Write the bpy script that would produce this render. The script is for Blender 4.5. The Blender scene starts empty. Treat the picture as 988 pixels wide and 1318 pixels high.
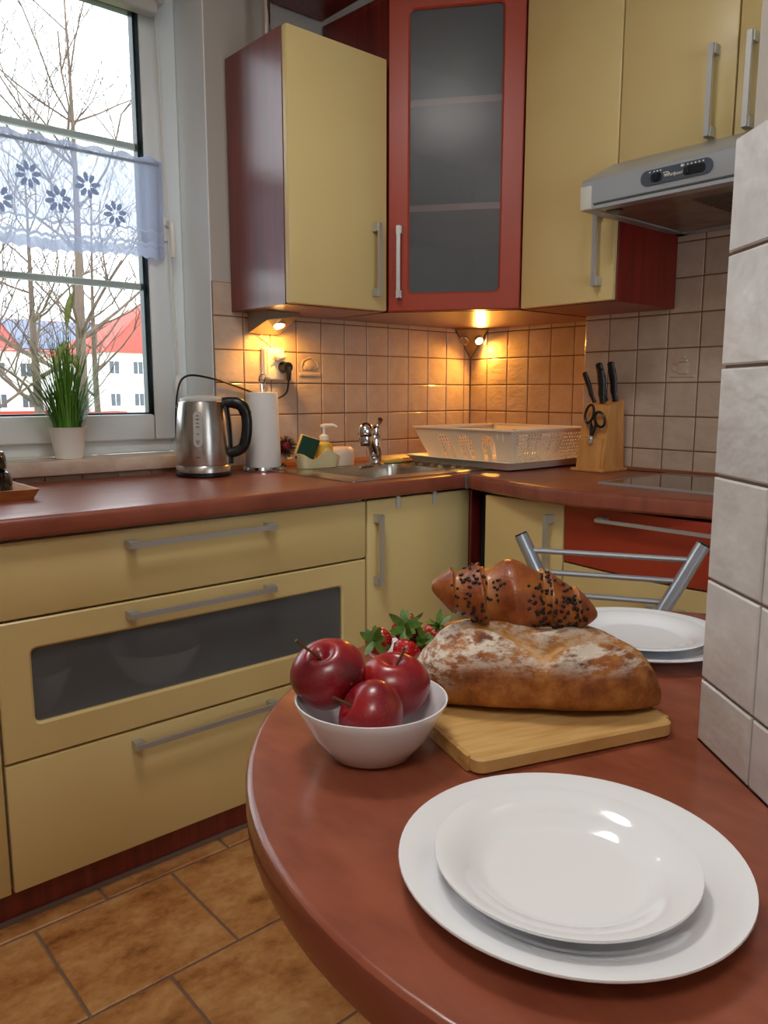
import bpy, bmesh, math, random
from math import sin, cos, pi, sqrt, radians, atan2
from mathutils import Vector, Matrix, noise as mnoise

SC = bpy.context.scene
COL = SC.collection
random.seed(7)

# ------------------------------------------------------------------ camera, sky, lamps, exposure
CAM = Vector((-2.3165, -2.1546, 1.1011))
YAW, PITCH, ROLL = 0.7203, -0.1506, 0.0007
fw = Vector((sin(YAW)*cos(PITCH), cos(YAW)*cos(PITCH), sin(PITCH)))
rt = Vector((cos(YAW), -sin(YAW), 0)); up = rt.cross(fw)
rt, up = cos(ROLL)*rt + sin(ROLL)*up, -sin(ROLL)*rt + cos(ROLL)*up
cd = bpy.data.cameras.new('camera'); co = bpy.data.objects.new('camera', cd); COL.objects.link(co)
m = Matrix((rt, up, -fw)).transposed().to_4x4(); m.translation = CAM
co.matrix_world = m
cd.sensor_fit = 'VERTICAL'; cd.sensor_height = 36; cd.sensor_width = 27
cd.lens = 1009.6/1318*36; cd.clip_start = .02; cd.clip_end = 300
SC.camera = co

SC.view_settings.view_transform = 'Standard'; SC.view_settings.look = 'None'
SC.view_settings.gamma = 1; SC.view_settings.use_curve_mapping = False
SC.view_settings.exposure = 0.40
SC.cycles.max_bounces = 8; SC.cycles.transparent_max_bounces = 16
SC.cycles.caustics_reflective = False; SC.cycles.caustics_refractive = True
SC.cycles.sample_clamp_indirect = 6

def S(r, g, b):
    f = lambda c: (c/12.92 if c <= .04045 else ((c+.055)/1.055)**2.4)
    return (f(r/255), f(g/255), f(b/255), 1)

w = bpy.data.worlds.new('overcast_sky'); SC.world = w; w.use_nodes = True
nt = w.node_tree; nt.nodes.clear()
o_ = nt.nodes.new('ShaderNodeOutputWorld'); bg = nt.nodes.new('ShaderNodeBackground')
tc = nt.nodes.new('ShaderNodeTexCoord'); nz = nt.nodes.new('ShaderNodeTexNoise'); rp = nt.nodes.new('ShaderNodeValToRGB')
nz.inputs['Scale'].default_value = 2.2; nz.inputs['Detail'].default_value = 5
rp.color_ramp.elements[0].position = .3; rp.color_ramp.elements[0].color = (.76, .84, .93, 1)
rp.color_ramp.elements[1].position = .65; rp.color_ramp.elements[1].color = (.88, .94, 1.0, 1)
nt.links.new(tc.outputs['Generated'], nz.inputs['Vector']); nt.links.new(nz.outputs['Fac'], rp.inputs['Fac'])
nt.links.new(rp.outputs['Color'], bg.inputs['Color']); bg.inputs['Strength'].default_value = 3.4
nt.links.new(bg.outputs[0], o_.inputs[0])

def area(name, loc, size, power, color=(1, .97, .93), rot=(0, 0, 0), shape='DISK', sy=None):
    l = bpy.data.lights.new(name, 'AREA'); l.shape = shape; l.size = size; l.energy = power; l.color = color
    if sy: l.size_y = sy
    o = bpy.data.objects.new(name, l); COL.objects.link(o); o.location = loc; o.rotation_euler = rot
    return o
FILL_A = (-2.75, -2.35, 2.40); FILL_B = (-1.75, -1.15, 2.40)  # two unseen ceiling lamps, added as fill to brighten the room
area('ceiling_fill_light', (FILL_A[0], FILL_A[1], 2.33), .5, 6)
area('kitchen_fill_light', (FILL_B[0], FILL_B[1], 2.33), .36, 6)

# ------------------------------------------------------------------ materials
MATS = {}
def nodes(name):
    M = bpy.data.materials.new(name); M.use_nodes = True
    t = M.node_tree; t.nodes.clear()
    out = t.nodes.new('ShaderNodeOutputMaterial'); b = t.nodes.new('ShaderNodeBsdfPrincipled')
    t.links.new(b.outputs[0], out.inputs[0]); MATS[name] = M
    return M, t, b, out
def setin(b, **k):
    for n, v in k.items(): b.inputs[n.replace('_', ' ')].default_value = v
def noise_node(t, scale=5, detail=4, stretch=(1, 1, 1), rough=.55, rnd=0, coord='Object'):
    tc = t.nodes.new('ShaderNodeTexCoord'); mp = t.nodes.new('ShaderNodeMapping'); n = t.nodes.new('ShaderNodeTexNoise')
    mp.inputs['Scale'].default_value = stretch
    t.links.new(tc.outputs[coord], mp.inputs['Vector']); t.links.new(mp.outputs[0], n.inputs['Vector'])
    if rnd:
        oi = t.nodes.new('ShaderNodeObjectInfo'); mu = t.nodes.new('ShaderNodeMath'); mu.operation = 'MULTIPLY'; mu.inputs[1].default_value = 37
        t.links.new(oi.outputs['Random'], mu.inputs[0]); t.links.new(mu.outputs[0], mp.inputs['Location'])
    n.inputs['Scale'].default_value = scale; n.inputs['Detail'].default_value = detail; n.inputs['Roughness'].default_value = rough
    return n
def ramp(t, src, stops):
    r = t.nodes.new('ShaderNodeValToRGB'); e = r.color_ramp.elements
    while len(e) < len(stops): e.new(.5)
    for i, (p, c) in enumerate(stops): e[i].position = p; e[i].color = c
    t.links.new(src, r.inputs['Fac']); return r
def bump(t, b, src, strength, dist=.002):
    n = t.nodes.new('ShaderNodeBump'); n.inputs['Strength'].default_value = strength; n.inputs['Distance'].default_value = dist
    t.links.new(src, n.inputs['Height']); t.links.new(n.outputs[0], b.inputs['Normal']); return n
def plain(name, c, rough=.5, metal=0, var=None, bmp=None, rnd=0, coat=0, **k):
    M, t, b, out = nodes(name)
    setin(b, Base_Color=c, Roughness=rough, Metallic=metal)
    if coat: setin(b, Coat_Weight=coat, Coat_Roughness=.06)
    setin(b, **k)
    if var:
        c2, sc, det, st = var
        n = noise_node(t, sc, det, st, rnd=rnd)
        r = ramp(t, n.outputs['Fac'], [(.32, c), (.68, c2)]); t.links.new(r.outputs[0], b.inputs['Base Color'])
    if bmp:
        sc, strg, dist = bmp[:3]; st = bmp[3] if len(bmp) > 3 else (1, 1, 1)
        n = noise_node(t, sc, 3, st, rnd=rnd); bump(t, b, n.outputs['Fac'], strg, dist)
    return M
CREAM = plain('cream_foil', S(224, 200, 140), .34, var=(S(219, 194, 133), 3, 2, (1, 1, 1)))
REDFRONT = plain('brick_red_foil', S(166, 60, 37), .34)
CHERRY = plain('cherry_veneer', S(128, 44, 34), .34, coat=.6, Coat_Roughness=.22,  var=(S(96, 26, 22), 9, 6, (6, 6, .35)), bmp=(60, .12, .001, (4, 4, .1)))
COUNTER = plain('cherry_worktop', S(154, 82, 60), .42, var=(S(124, 60, 43), 7, 8, (1, 4, 1)), bmp=(220, .05, .0005), coat=.5, Coat_Roughness=.3)
TABLE = plain('cherry_table_laminate', S(152, 84, 60), .24, var=(S(122, 62, 43), 6, 9, (3.2, 1.2, 1)), bmp=(220, .05, .0005))
TABLE_EDGE = plain('cherry_table_edge', S(130, 62, 44), .25, coat=.4)
DARK = plain('dark_interior', S(34, 28, 26), .8)
STEEL = plain('brushed_steel', S(196, 190, 184), .27, 1, bmp=(160, .06, .0004, (1, 1, .02)))
SINKSTEEL = plain('sink_steel', S(196, 190, 180), .24, 1, bmp=(120, .05, .0004))
CHROME = plain('chrome', S(225, 225, 228), .07, 1)
ALU = plain('satin_aluminium', S(196, 196, 194), .38, .7)
CHAIRMETAL = plain('silver_lacquered_tube', S(176, 182, 190), .3, .6)
HOODGREY = plain('silver_grey_enamel', S(176, 180, 184), .32, .35)
HOODUNDER = plain('greasy_metal_underside', S(164, 146, 134), .36, .55, var=(S(132, 114, 104), 14, 5, (1, 1, 1)))
HOODPANEL = plain('control_panel_plastic', S(70, 78, 90), .35)
WHITEPL = plain('white_plastic', S(238, 236, 228), .35)
CREAMPL = plain('cream_plastic', S(240, 228, 205), .35, Subsurface_Weight=.1, Subsurface_Radius=(.01, .008, .005))
BLACKPL = plain('black_plastic', S(16, 16, 18), .32)
PORC = plain('white_opal_glass', S(240, 241, 244), .07, coat=.4)
BLACKCER = plain('black_glazed_ceramic', S(9, 11, 13), .06, coat=.5)
PVC = plain('white_pvc', S(232, 238, 240), .32)
GASKET = plain('dark_gasket', S(24, 44, 44), .4)
REVEAL = plain('reveal_paint', S(240, 244, 244), .7)
PAINT = plain('wall_paint', S(186, 178, 168), .75, bmp=(90, .1, .001))
CEIL = plain('ceiling_paint', S(236, 234, 230), .8)
SILLST = plain('beige_conglomerate_sill', S(214, 200, 186), .28, var=(S(190, 166, 146), 16, 6, (1, 1, 1)))
GROUT = plain('brown_grout', S(122, 84, 62), .85)
GROUT2 = plain('grey_brown_grout', S(128, 104, 90), .85)
BAMBOO = plain('bamboo_board', S(222, 182, 118), .42, var=(S(196, 150, 86), 10, 7, (1.2, 11, 2)), bmp=(80, .1, .0005, (1, 8, 1)))
BAMBOOEND = plain('bamboo_end_grain', S(214, 172, 106), .5, var=(S(184, 136, 74), 30, 6, (.4, 2, 4)))
BEECH = plain('beech_wood', S(228, 168, 98), .45, var=(S(206, 138, 70), 12, 6, (4, 4, .7)))
TRAYW = plain('oak_tray_wood', S(212, 152, 92), .45, var=(S(184, 122, 68), 20, 6, (.6, 4, 4)))
TRAYIN = plain('tray_inside', S(206, 190, 168), .5)
STRIPW = plain('wood_sealing_strip', S(142, 88, 60), .3)
PAPER = plain('paper_towel', S(240, 238, 234), .9, bmp=(180, .25, .001))
LAMPGREY = plain('lamp_silver', S(150, 138, 122), .35, .6)
SCREENPL = plain('kettle_window_plastic', S(186, 184, 180), .2)
GREYPL = plain('light_grey_plastic', S(196, 196, 192), .4)
HALO = nodes('lit_halogen_lens')
setin(HALO[2], Base_Color=(0, 0, 0, 1), Emission_Color=(1, .72, .28, 1), Emission_Strength=14); HALO = HALO[0]
FILLGLOW = nodes('fill_lamp_opal')
setin(FILLGLOW[2], Base_Color=S(240, 238, 232), Emission_Color=(1, .97, .93, 1), Emission_Strength=2.5); FILLGLOW = FILLGLOW[0]  # glow of the added ceiling fill lamps

def tile_mat(name, c1, c2, rough=.19, bs=.5):
    M, t, b, out = nodes(name); setin(b, Roughness=rough)
    n = noise_node(t, 22, 4, rnd=1); r = ramp(t, n.outputs['Fac'], [(.3, c1), (.7, c2)])
    oi = t.nodes.new('ShaderNodeObjectInfo'); mr = t.nodes.new('ShaderNodeMapRange'); hs = t.nodes.new('ShaderNodeHueSaturation')
    mr.inputs['To Min'].default_value = .93; mr.inputs['To Max'].default_value = 1.05
    t.links.new(oi.outputs['Random'], mr.inputs[0]); t.links.new(mr.outputs[0], hs.inputs['Value'])
    t.links.new(r.outputs[0], hs.inputs['Color']); t.links.new(hs.outputs[0], b.inputs['Base Color'])
    n2 = noise_node(t, 30, 2, (1, 1.6, 1), rnd=1); n3 = noise_node(t, 7, 1, rnd=1)
    ad = t.nodes.new('ShaderNodeMath'); ad.operation = 'ADD'
    t.links.new(n2.outputs['Fac'], ad.inputs[0]); t.links.new(n3.outputs['Fac'], ad.inputs[1])
    bump(t, b, ad.outputs[0], bs, .004)
    return M
TILE = tile_mat('beige_wall_tile', S(206, 186, 166), S(194, 170, 148))
PTILE = tile_mat('greige_pillar_tile', S(216, 213, 210), S(200, 194, 190), .25, .35)
M, t, b, out = nodes('rustic_floor_tile'); setin(b, Roughness=.42)
n = noise_node(t, 9, 9, (1, 1.7, 1), .62, rnd=1); n2 = noise_node(t, 60, 6, rnd=1)
mx = t.nodes.new('ShaderNodeMath'); mx.operation = 'MULTIPLY_ADD'; mx.inputs[1].default_value = .3
t.links.new(n2.outputs['Fac'], mx.inputs[0]); t.links.new(n.outputs['Fac'], mx.inputs[2])
r = ramp(t, mx.outputs[0], [(.42, S(126, 74, 36)), (.62, S(182, 124, 70)), (.82, S(206, 156, 100))])
t.links.new(r.outputs[0], b.inputs['Base Color']); bump(t, b, mx.outputs[0], .35, .004); FTILE = M

def glass_mat(name, tint=(1, 1, 1, 1)):
    M, t, b, out = nodes(name); t.nodes.remove(b)
    tr = t.nodes.new('ShaderNodeBsdfTransparent'); gl = t.nodes.new('ShaderNodeBsdfGlossy'); mx = t.nodes.new('ShaderNodeMixShader')
    fr = t.nodes.new('ShaderNodeFresnel'); fr.inputs[0].default_value = 1.45; gl.inputs['Roughness'].default_value = .02
    tr.inputs[0].default_value = tint
    t.links.new(fr.outputs[0], mx.inputs[0]); t.links.new(tr.outputs[0], mx.inputs[1]); t.links.new(gl.outputs[0], mx.inputs[2])
    t.links.new(mx.outputs[0], out.inputs[0]); return M
PANE = glass_mat('window_glass', (.97, .985, .98, 1))
# satin glass of the cabinet fronts: blurred see-through, grey tint
M, t, b, out = nodes('satin_smoked_glass')
setin(b, Base_Color=S(196, 198, 202), Roughness=.22, Transmission_Weight=.86, IOR=1.25); SATIN = M
HOBGLASS = plain('black_hob_glass', S(14, 13, 13), .04, coat=.6)

# sheer curtain
M, t, b, out = nodes('sheer_curtain_voile'); t.nodes.remove(b)
df = t.nodes.new('ShaderNodeBsdfDiffuse'); tl = t.nodes.new('ShaderNodeBsdfTranslucent'); tr = t.nodes.new('ShaderNodeBsdfTransparent')
for q in (df, tl): q.inputs[0].default_value = S(200, 210, 242)
a1 = t.nodes.new('ShaderNodeMixShader'); a1.inputs[0].default_value = .55
t.links.new(df.outputs[0], a1.inputs[1]); t.links.new(tl.outputs[0], a1.inputs[2])
a2 = t.nodes.new('ShaderNodeMixShader'); t.links.new(a1.outputs[0], a2.inputs[1]); t.links.new(tr.outputs[0], a2.inputs[2])
tcn = t.nodes.new('ShaderNodeTexCoord'); vo = t.nodes.new('ShaderNodeTexVoronoi'); vo.inputs['Scale'].default_value = 95
t.links.new(tcn.outputs['UV'], vo.inputs['Vector'])
sp = t.nodes.new('ShaderNodeSeparateXYZ'); t.links.new(tcn.outputs['UV'], sp.inputs[0])
band = t.nodes.new('ShaderNodeValToRGB'); band.color_ramp.interpolation = 'CONSTANT'
e = band.color_ramp.elements
stops = [(0, .06), (.10, .22), (.125, .03), (.15, .34), (.255, .02), (.275, .22), (.9, .16), (.945, .06)]
while len(e) < len(stops): e.new(.5)
for i, (p, v) in enumerate(stops): e[i].position = p; e[i].color = (v, v, v, 1)
t.links.new(sp.outputs['Y'], band.inputs['Fac'])
mr = t.nodes.new('ShaderNodeMapRange'); mr.inputs['To Min'].default_value = .72; mr.inputs['To Max'].default_value = 1.25; mr.inputs['From Max'].default_value = .9
t.links.new(vo.outputs['Distance'], mr.inputs[0])
mu = t.nodes.new('ShaderNodeMath'); mu.operation = 'MULTIPLY'; t.links.new(band.outputs[0], mu.inputs[0]); t.links.new(mr.outputs[0], mu.inputs[1])
t.links.new(mu.outputs[0], a2.inputs[0]); t.links.new(a2.outputs[0], out.inputs[0]); VOILE = M
M, t, b, out = nodes('curtain_embroidery'); t.nodes.remove(b); tl = t.nodes.new('ShaderNodeBsdfTranslucent'); df = t.nodes.new('ShaderNodeBsdfDiffuse'); a1 = t.nodes.new('ShaderNodeMixShader')
for q in (tl, df): q.inputs[0].default_value = S(172, 186, 216)
t.links.new(df.outputs[0], a1.inputs[1]); t.links.new(tl.outputs[0], a1.inputs[2]); t.links.new(a1.outputs[0], out.inputs[0]); EMBROID = M
PATTERNW = plain('curtain_white_thread', S(226, 234, 250), .8)

# ------------------------------------------------------------------ mesh builder
ORG = {}
class MB:
    def __init__(s): s.bm = bmesh.new()
    def face(s, pts): return s.bm.faces.new([s.bm.verts.new(p) for p in pts])
    def box(s, a, b, bev=0, seg=1):
        lo = [min(a[i], b[i]) for i in range(3)]; hi = [max(a[i], b[i]) for i in range(3)]
        v = [s.bm.verts.new((hi[0] if i & 1 else lo[0], hi[1] if i & 2 else lo[1], hi[2] if i & 4 else lo[2])) for i in range(8)]
        fs = [s.bm.faces.new([v[i] for i in q]) for q in ((0, 2, 3, 1), (4, 5, 7, 6), (0, 1, 5, 4), (2, 6, 7, 3), (0, 4, 6, 2), (1, 3, 7, 5))]
        if bev:
            es = list({e for f in fs for e in f.edges})
            bmesh.ops.bevel(s.bm, geom=es, offset=bev, segments=seg, affect='EDGES', profile=.5, clamp_overlap=True)
        return s
    def rings(s, rs, cap0=True, cap1=True, closed=True):
        V = [[s.bm.verts.new(p) for p in r] for r in rs]
        n = len(V[0])
        for i in range(len(V)-1):
            for j in range(n if closed else n-1):
                k = (j+1) % n
                s.bm.faces.new((V[i][j], V[i][k], V[i+1][k], V[i+1][j]))
        if cap0 and closed: s.bm.faces.new(V[0][::-1])
        if cap1 and closed: s.bm.faces.new(V[-1])
        return V
    def lathe(s, prof, c=(0, 0, 0), n=32, sx=1, sy=1, a0=0):
        rs = [[(c[0]+r*sx*cos(a0+2*pi*j/n), c[1]+r*sy*sin(a0+2*pi*j/n), c[2]+z) for j in range(n)] for r, z in prof]
        s.rings(rs, prof[0][0] > 1e-6, prof[-1][0] > 1e-6)
        return s
    def tube(s, path, r, n=10, caps=True, flat=1):
        P = [Vector(p) for p in path]; R = r if isinstance(r, (list, tuple)) else [r]*len(P)
        T = [((P[min(i+1, len(P)-1)]-P[max(i-1, 0)])).normalized() for i in range(len(P))]
        ref = Vector((0, 0, 1)) if abs(T[0].z) < .9 else Vector((1, 0, 0))
        u = T[0].cross(ref).normalized(); rs = []
        for p, t_, q in zip(P, T, R):
            u = (u - t_*u.dot(t_)).normalized(); v = t_.cross(u)
            rs.append([p + q*(cos(2*pi*j/n)*u + flat*sin(2*pi*j/n)*v) for j in range(n)])
        s.rings(rs, caps, caps); return s
    def prism(s, poly, z0, z1, axis=2, bev=0):
        def P(p, z):
            return (p[0], p[1], z) if axis == 2 else ((z, p[0], p[1]) if axis == 0 else (p[0], z, p[1]))
        s.rings([[P(p, z0) for p in poly], [P(p, z1) for p in poly]]); return s
    def sphere(s, c, r, u=16, v=10, sc=(1, 1, 1)):
        prof = [(r*sin(pi*i/v), -r*cos(pi*i/v)) for i in range(v+1)]
        prof[0] = (0, prof[0][1]); prof[-1] = (0, prof[-1][1])
        b2 = bmesh.new(); t_ = MB(); t_.bm.free(); t_.bm = s.bm
        rs = [[(c[0]+q*sc[0]*cos(2*pi*j/u), c[1]+q*sc[1]*sin(2*pi*j/u), c[2]+z*sc[2]) for j in range(u)] for q, z in prof]
        b2.free(); s.rings(rs, False, False); return s
    def xf(s, M_):
        bmesh.ops.transform(s.bm, matrix=M_, verts=s.bm.verts); return s
    def build(s, name, mat, parent=None, ang=35, local=False, kind=None, label=None):
        bm = s.bm
        bmesh.ops.remove_doubles(bm, verts=bm.verts, dist=1e-6)
        dg = [f for f in bm.faces if f.calc_area() < 1e-12]
        if dg: bmesh.ops.delete(bm, geom=dg, context='FACES_ONLY')
        bmesh.ops.recalc_face_normals(bm, faces=bm.faces)
        og = Vector((0, 0, 0)) if local or parent is None else ORG[parent.name]
        if og.length: bmesh.ops.translate(bm, vec=-og, verts=bm.verts)
        me = bpy.data.meshes.new(name); bm.to_mesh(me); bm.free()
        me.polygons.foreach_set('use_smooth', [True]*len(me.polygons)); me.set_sharp_from_angle(angle=radians(ang))
        me.materials.append(mat)
        o = bpy.data.objects.new(name, me); COL.objects.link(o)
        if parent: o.parent = parent; ORG[o.name] = ORG[parent.name] if not local else Vector((0, 0, 0))
        else: ORG[o.name] = Vector((0, 0, 0))
        if kind: o['kind'] = kind
        if label: o['label'] = label
        return o
def thing(name, label, cat, loc=(0, 0, 0), group=None, rot=0):
    o = bpy.data.objects.new(name, None); COL.objects.link(o); o.location = loc; o.rotation_euler = (0, 0, rot)
    o.empty_display_size = .05
    o['label'] = label; o['category'] = cat
    if group: o['group'] = group
    ORG[o.name] = Vector(loc); return o
def dup(root, name=None, loc=None, label=None, rot=None):
    r = root.copy(); COL.objects.link(r)
    if loc is not None: r.location = loc
    if rot is not None: r.rotation_euler = rot
    if label: r['label'] = label
    for ch in list(root.children):
        c = ch.copy(); COL.objects.link(c); c.parent = r
        for g in ch.children:
            d = g.copy(); COL.objects.link(d); d.parent = c
    return r
def tag(o, label, cat, group=None):
    o['label'] = label; o['category'] = cat
    if group: o['group'] = group
    return o
def struct(o): o['kind'] = 'structure'; return o
def box(name, a, b, mat, parent=None, bev=0, seg=1, **k): return MB().box(a, b, bev, seg).build(name, mat, parent, **k)
def rrect(x0, x1, y0, y1, r, n=4):
    P = []
    for cx, cy, a in ((x1-r, y0+r, -pi/2), (x1-r, y1-r, 0), (x0+r, y1-r, pi/2), (x0+r, y0+r, pi)):
        for i in range(n+1): P.append((cx+r*cos(a+pi/2*i/n), cy+r*sin(a+pi/2*i/n)))
    return P
def bez(p0, p1, p2, p3, n=12):
    p0, p1, p2, p3 = map(Vector, (p0, p1, p2, p3)); R = []
    for i in range(n+1):
        t_ = i/n; R.append(p0*(1-t_)**3 + 3*p1*t_*(1-t_)**2 + 3*p2*t_*t_*(1-t_) + p3*t_**3)
    return R
def catmull(pts, n=6):
    P = [Vector(p) for p in pts]; P = [2*P[0]-P[1]] + P + [2*P[-1]-P[-2]]; R = []
    for i in range(1, len(P)-2):
        for k in range(n):
            t_ = k/n; a, b_, c, d = P[i-1:i+3]
            R.append(.5*((2*b_)+(c-a)*t_+(2*a-5*b_+4*c-d)*t_**2+(3*b_-a-3*c+d)*t_**3))
    R.append(P[-2]); return R

ZC = .862                                    # worktop height
# ------------------------------------------------------------------ setting
TILES = {}
def tile(parent, o, u, v, nrm, wd, ht, mat, th=.008, ch=.0022, name='tile'):
    """one glazed tile: corner o, axes u, v, outward normal nrm; its face lies th in front of o"""
    key = (round(wd, 4), round(ht, 4), mat.name, th)
    if key not in TILES:
        mb = MB(); a = [(0, 0), (wd, 0), (wd, ht), (0, ht)]
        i_ = [(ch, ch), (wd-ch, ch), (wd-ch, ht-ch), (ch, ht-ch)]
        mb.rings([[(x, y, 0) for x, y in a], [(x, y, th-ch*.6) for x, y in a], [(x, y, th) for x, y in i_]], False, True)
        ob = mb.build('tile', mat, local=True, ang=20); TILES[key] = ob.data; bpy.data.objects.remove(ob)
    ob = bpy.data.objects.new(name, TILES[key]); COL.objects.link(ob)
    M_ = Matrix((Vector(u), Vector(v), Vector(nrm))).transposed().to_4x4(); M_.translation = Vector(o)
    ob.parent = parent; ob.matrix_local = M_; ORG[ob.name] = Vector(o)
    return ob
G = .0036
zrows = [ZC+.006] + [.932+.1*k for k in range(0, 9)]
CZ = 2.52
mb = MB()
mb.box((-1.11, .008, 0), (.36, .42, CZ)); mb.box((-3.3, .008, 0), (-2.45, .42, CZ))
mb.box((-2.45, .008, 2.32), (-1.11, .42, CZ)); mb.box((-2.45, .055, 0), (-1.11, .42, .876))
wall_back = struct(mb.build('wall_back', PAINT))
box('window_reveal', (-1.111, .006, .918), (-1.107, .25, 2.32), REVEAL, wall_back)
box('grout', (-1.108, .003, ZC-.03), (.03, .01, 1.432), GROUT, wall_back)
cols = [.03] + [-.0056-.1*k for k in range(0, 12)]; cols[-1] = -1.108
relief_b = None
for i in range(len(cols)-1):
    for j in range(6):
        x0, x1, z0, z1 = cols[i+1], cols[i], zrows[j], zrows[j+1]
        tb = tile(wall_back, (x0+G/2, .008, z0+G/2), (1, 0, 0), (0, 0, 1), (0, -1, 0), x1-x0-G, z1-z0-G, TILE)
        if i == 8 and j == 3: relief_b = tb
for i in range(13):                            # tile strip below the sill
    x1 = -1.11-.1025*i+.01; tile(wall_back, (x1-.1+G/2, .055, .845), (1, 0, 0), (0, 0, 1), (0, -1, 0), .1-G, .03, TILE)

mb = MB(); mb.box((.038, -.64, 0), (.3, .42, CZ)); mb.box((-.108, -4.4, 0), (.3, -.64, CZ))
wall_right = struct(mb.build('wall_right', PAINT))
box('grout', (.033, -.64, ZC-.03), (.04, 0, 1.432), GROUT, wall_right); box('grout', (-.113, -2.0, ZC-.03), (-.104, -.637, 1.632), GROUT, wall_right)
ys = [0, -.087] + [-.188-.1*k for k in range(5)]; ys[-1] = -.632
for i in range(len(ys)-1):
    for j in range(6):
        tile(wall_right, (.038, ys[i]-G/2, zrows[j]+G/2), (0, -1, 0), (0, 0, 1), (-1, 0, 0), ys[i]-ys[i+1]-G, zrows[j+1]-zrows[j]-G, TILE)
ys = [-.632] + [-.722-.1*k for k in range(13)]; relief_r = None
for i in range(len(ys)-1):
    for j in range(8):
        tb = tile(wall_right, (-.108, ys[i]-G/2, zrows[j]+G/2), (0, -1, 0), (0, 0, 1), (-1, 0, 0), ys[i]-ys[i+1]-G, zrows[j+1]-zrows[j]-G, TILE)
        if i == 3 and j == 3: relief_r = tb
for j in range(6):                             # narrow return of the boxed-in duct
    tile(wall_right, (-.112, -.64, zrows[j]+G/2), (1, 0, 0), (0, 0, 1), (0, 1, 0), .138, zrows[j+1]-zrows[j]-G, TILE)
# moulded decor on two tiles (local tile frame: x right, y up, z out)
mb = MB(); mb.sphere((.05, .058, .008), .022, 14, 8, (1, .85, .35)); mb.sphere((.034, .05, .008), .014, 10, 6, (1, .8, .35)); mb.sphere((.068, .05, .008), .013, 10, 6, (1, .8, .35))
mb.tube([(.02, .04, .008), (.015, .055, .01), (.022, .072, .009), (.05, .083, .009), (.078, .07, .01), (.085, .052, .008)], .003, 6)
mb.box((.006, .022, .006), (.092, .033, .013), .002)
ob = mb.build('relief', TILE, relief_b, local=True); ob.location = (0, 0, 0)
mb = MB(); mb.box((.034, .022, .006), (.07, .056, .0125), .004, 2); mb.box((.038, .056, .006), (.066, .066, .012), .003); mb.sphere((.052, .071, .008), .006, 8, 6, (1, 1, .4))
mb.tube([(.034, .05, .009), (.02, .055, .009), (.018, .035, .009), (.03, .028, .009)], .003, 6); mb.box((.01, .012, .006), (.09, .02, .0115), .002)
ob = mb.build('relief', TILE, relief_r, local=True); ob.location = (0, 0, 0)

floor = struct(box('floor', (-3.3, -4.4, -.06), (.3, .4, -.004), GROUT2))
rows = [-.266-.3025*k for k in range(11)]
for k, y in enumerate(rows):
    off = 0 if k % 2 else .153
    for i in range(13):
        x = -3.55 + .3025*i + off + .1525
        x0, x1 = max(x, -3.29), min(x+.3025, -.12)
        if x1-x0 < .02: continue
        tile(floor, (x0+.003, y-.3025+.003, -.006), (1, 0, 0), (0, 1, 0), (0, 0, 1), x1-x0-.006, .2965, FTILE, .006, .003)
struct(box('ceiling', (-3.3, -4.4, CZ), (.3, .42, CZ+.08), CEIL))
struct(box('wall_left', (-3.4, -4.4, 0), (-3.3, .42, CZ), PAINT))

mb = MB(); mb.box((-3.3, -4.5, 0), (-2.75, -4.4, CZ)); mb.box((-.9, -4.5, 0), (-.108, -4.4, CZ)); mb.box((-2.75, -4.5, 2.2), (-.9, -4.4, CZ))
struct(mb.build('wall_front', PAINT))
added_door = struct(bpy.data.objects.new('added_door', None)); COL.objects.link(added_door); ORG['added_door'] = Vector((0, 0, 0))  # unseen glazed door, added to let sky light in from behind
for x0, x1 in ((-2.75, -1.83), (-1.82, -.9)):
    mb = MB(); mb.box((x0, -4.49, 0), (x0+.09, -4.42, 2.2)); mb.box((x1-.09, -4.49, 0), (x1, -4.42, 2.2)); mb.box((x0+.09, -4.49, 0), (x1-.09, -4.42, .12)); mb.box((x0+.09, -4.49, 2.11), (x1-.09, -4.42, 2.2))
    mb.build('door_frame', PVC, added_door); box('door_pane', (x0+.09, -4.46, .12), (x1-.09, -4.455, 2.11), PANE, added_door)

# wall end (partition) carrying the table
WC = Vector((-1.576, -1.796, 0)); WA = Vector((.62, .785, 0)).normalized(); WN = Vector((-WA.y, WA.x, 0))
WT = .112                                      # thickness
def wp(a, b, z=0): q = WC + WA*a + WN*b; return (q.x, q.y, z)
mb = MB(); mb.rings([[wp(-.011, -.011, z), wp(-1.7, -.011, z), wp(-1.7, -WT+.011, z), wp(-.011, -WT+.011, z)] for z in (0, CZ)])
wall_part = struct(mb.build('wall_partition', PAINT))
mb = MB(); mb.rings([[wp(-.003, -.003, z), wp(-1.5, -.003, z), wp(-1.5, -WT+.003, z), wp(-.003, -WT+.003, z)] for z in (.70, 1.330)])
mb.build('grout', GROUT2, wall_part)
pz = [.7512, .8175, .920, 1.0225, 1.1255, 1.2285, 1.3315]
GP = .0032
for j in range(6):
    h = pz[j+1]-pz[j]-GP
    for i in range(14):
        tile(wall_part, wp(-.1*i-GP*.3*(i > 0), -.006, pz[j]+GP/2), -WA, (0, 0, 1), WN, .1-GP*.7, h, PTILE, .006, .0018)
        if i < 6: tile(wall_part, wp(-.1*i-.1, -WT+.006, pz[j]+GP/2), WA, (0, 0, 1), -WN, .1-GP, h, PTILE, .006, .0018)
    tile(wall_part, wp(-.006, -WT+.001, pz[j]+GP/2), WN, (0, 0, 1), WA, WT-.002, h, PTILE, .006, .0018)

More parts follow.
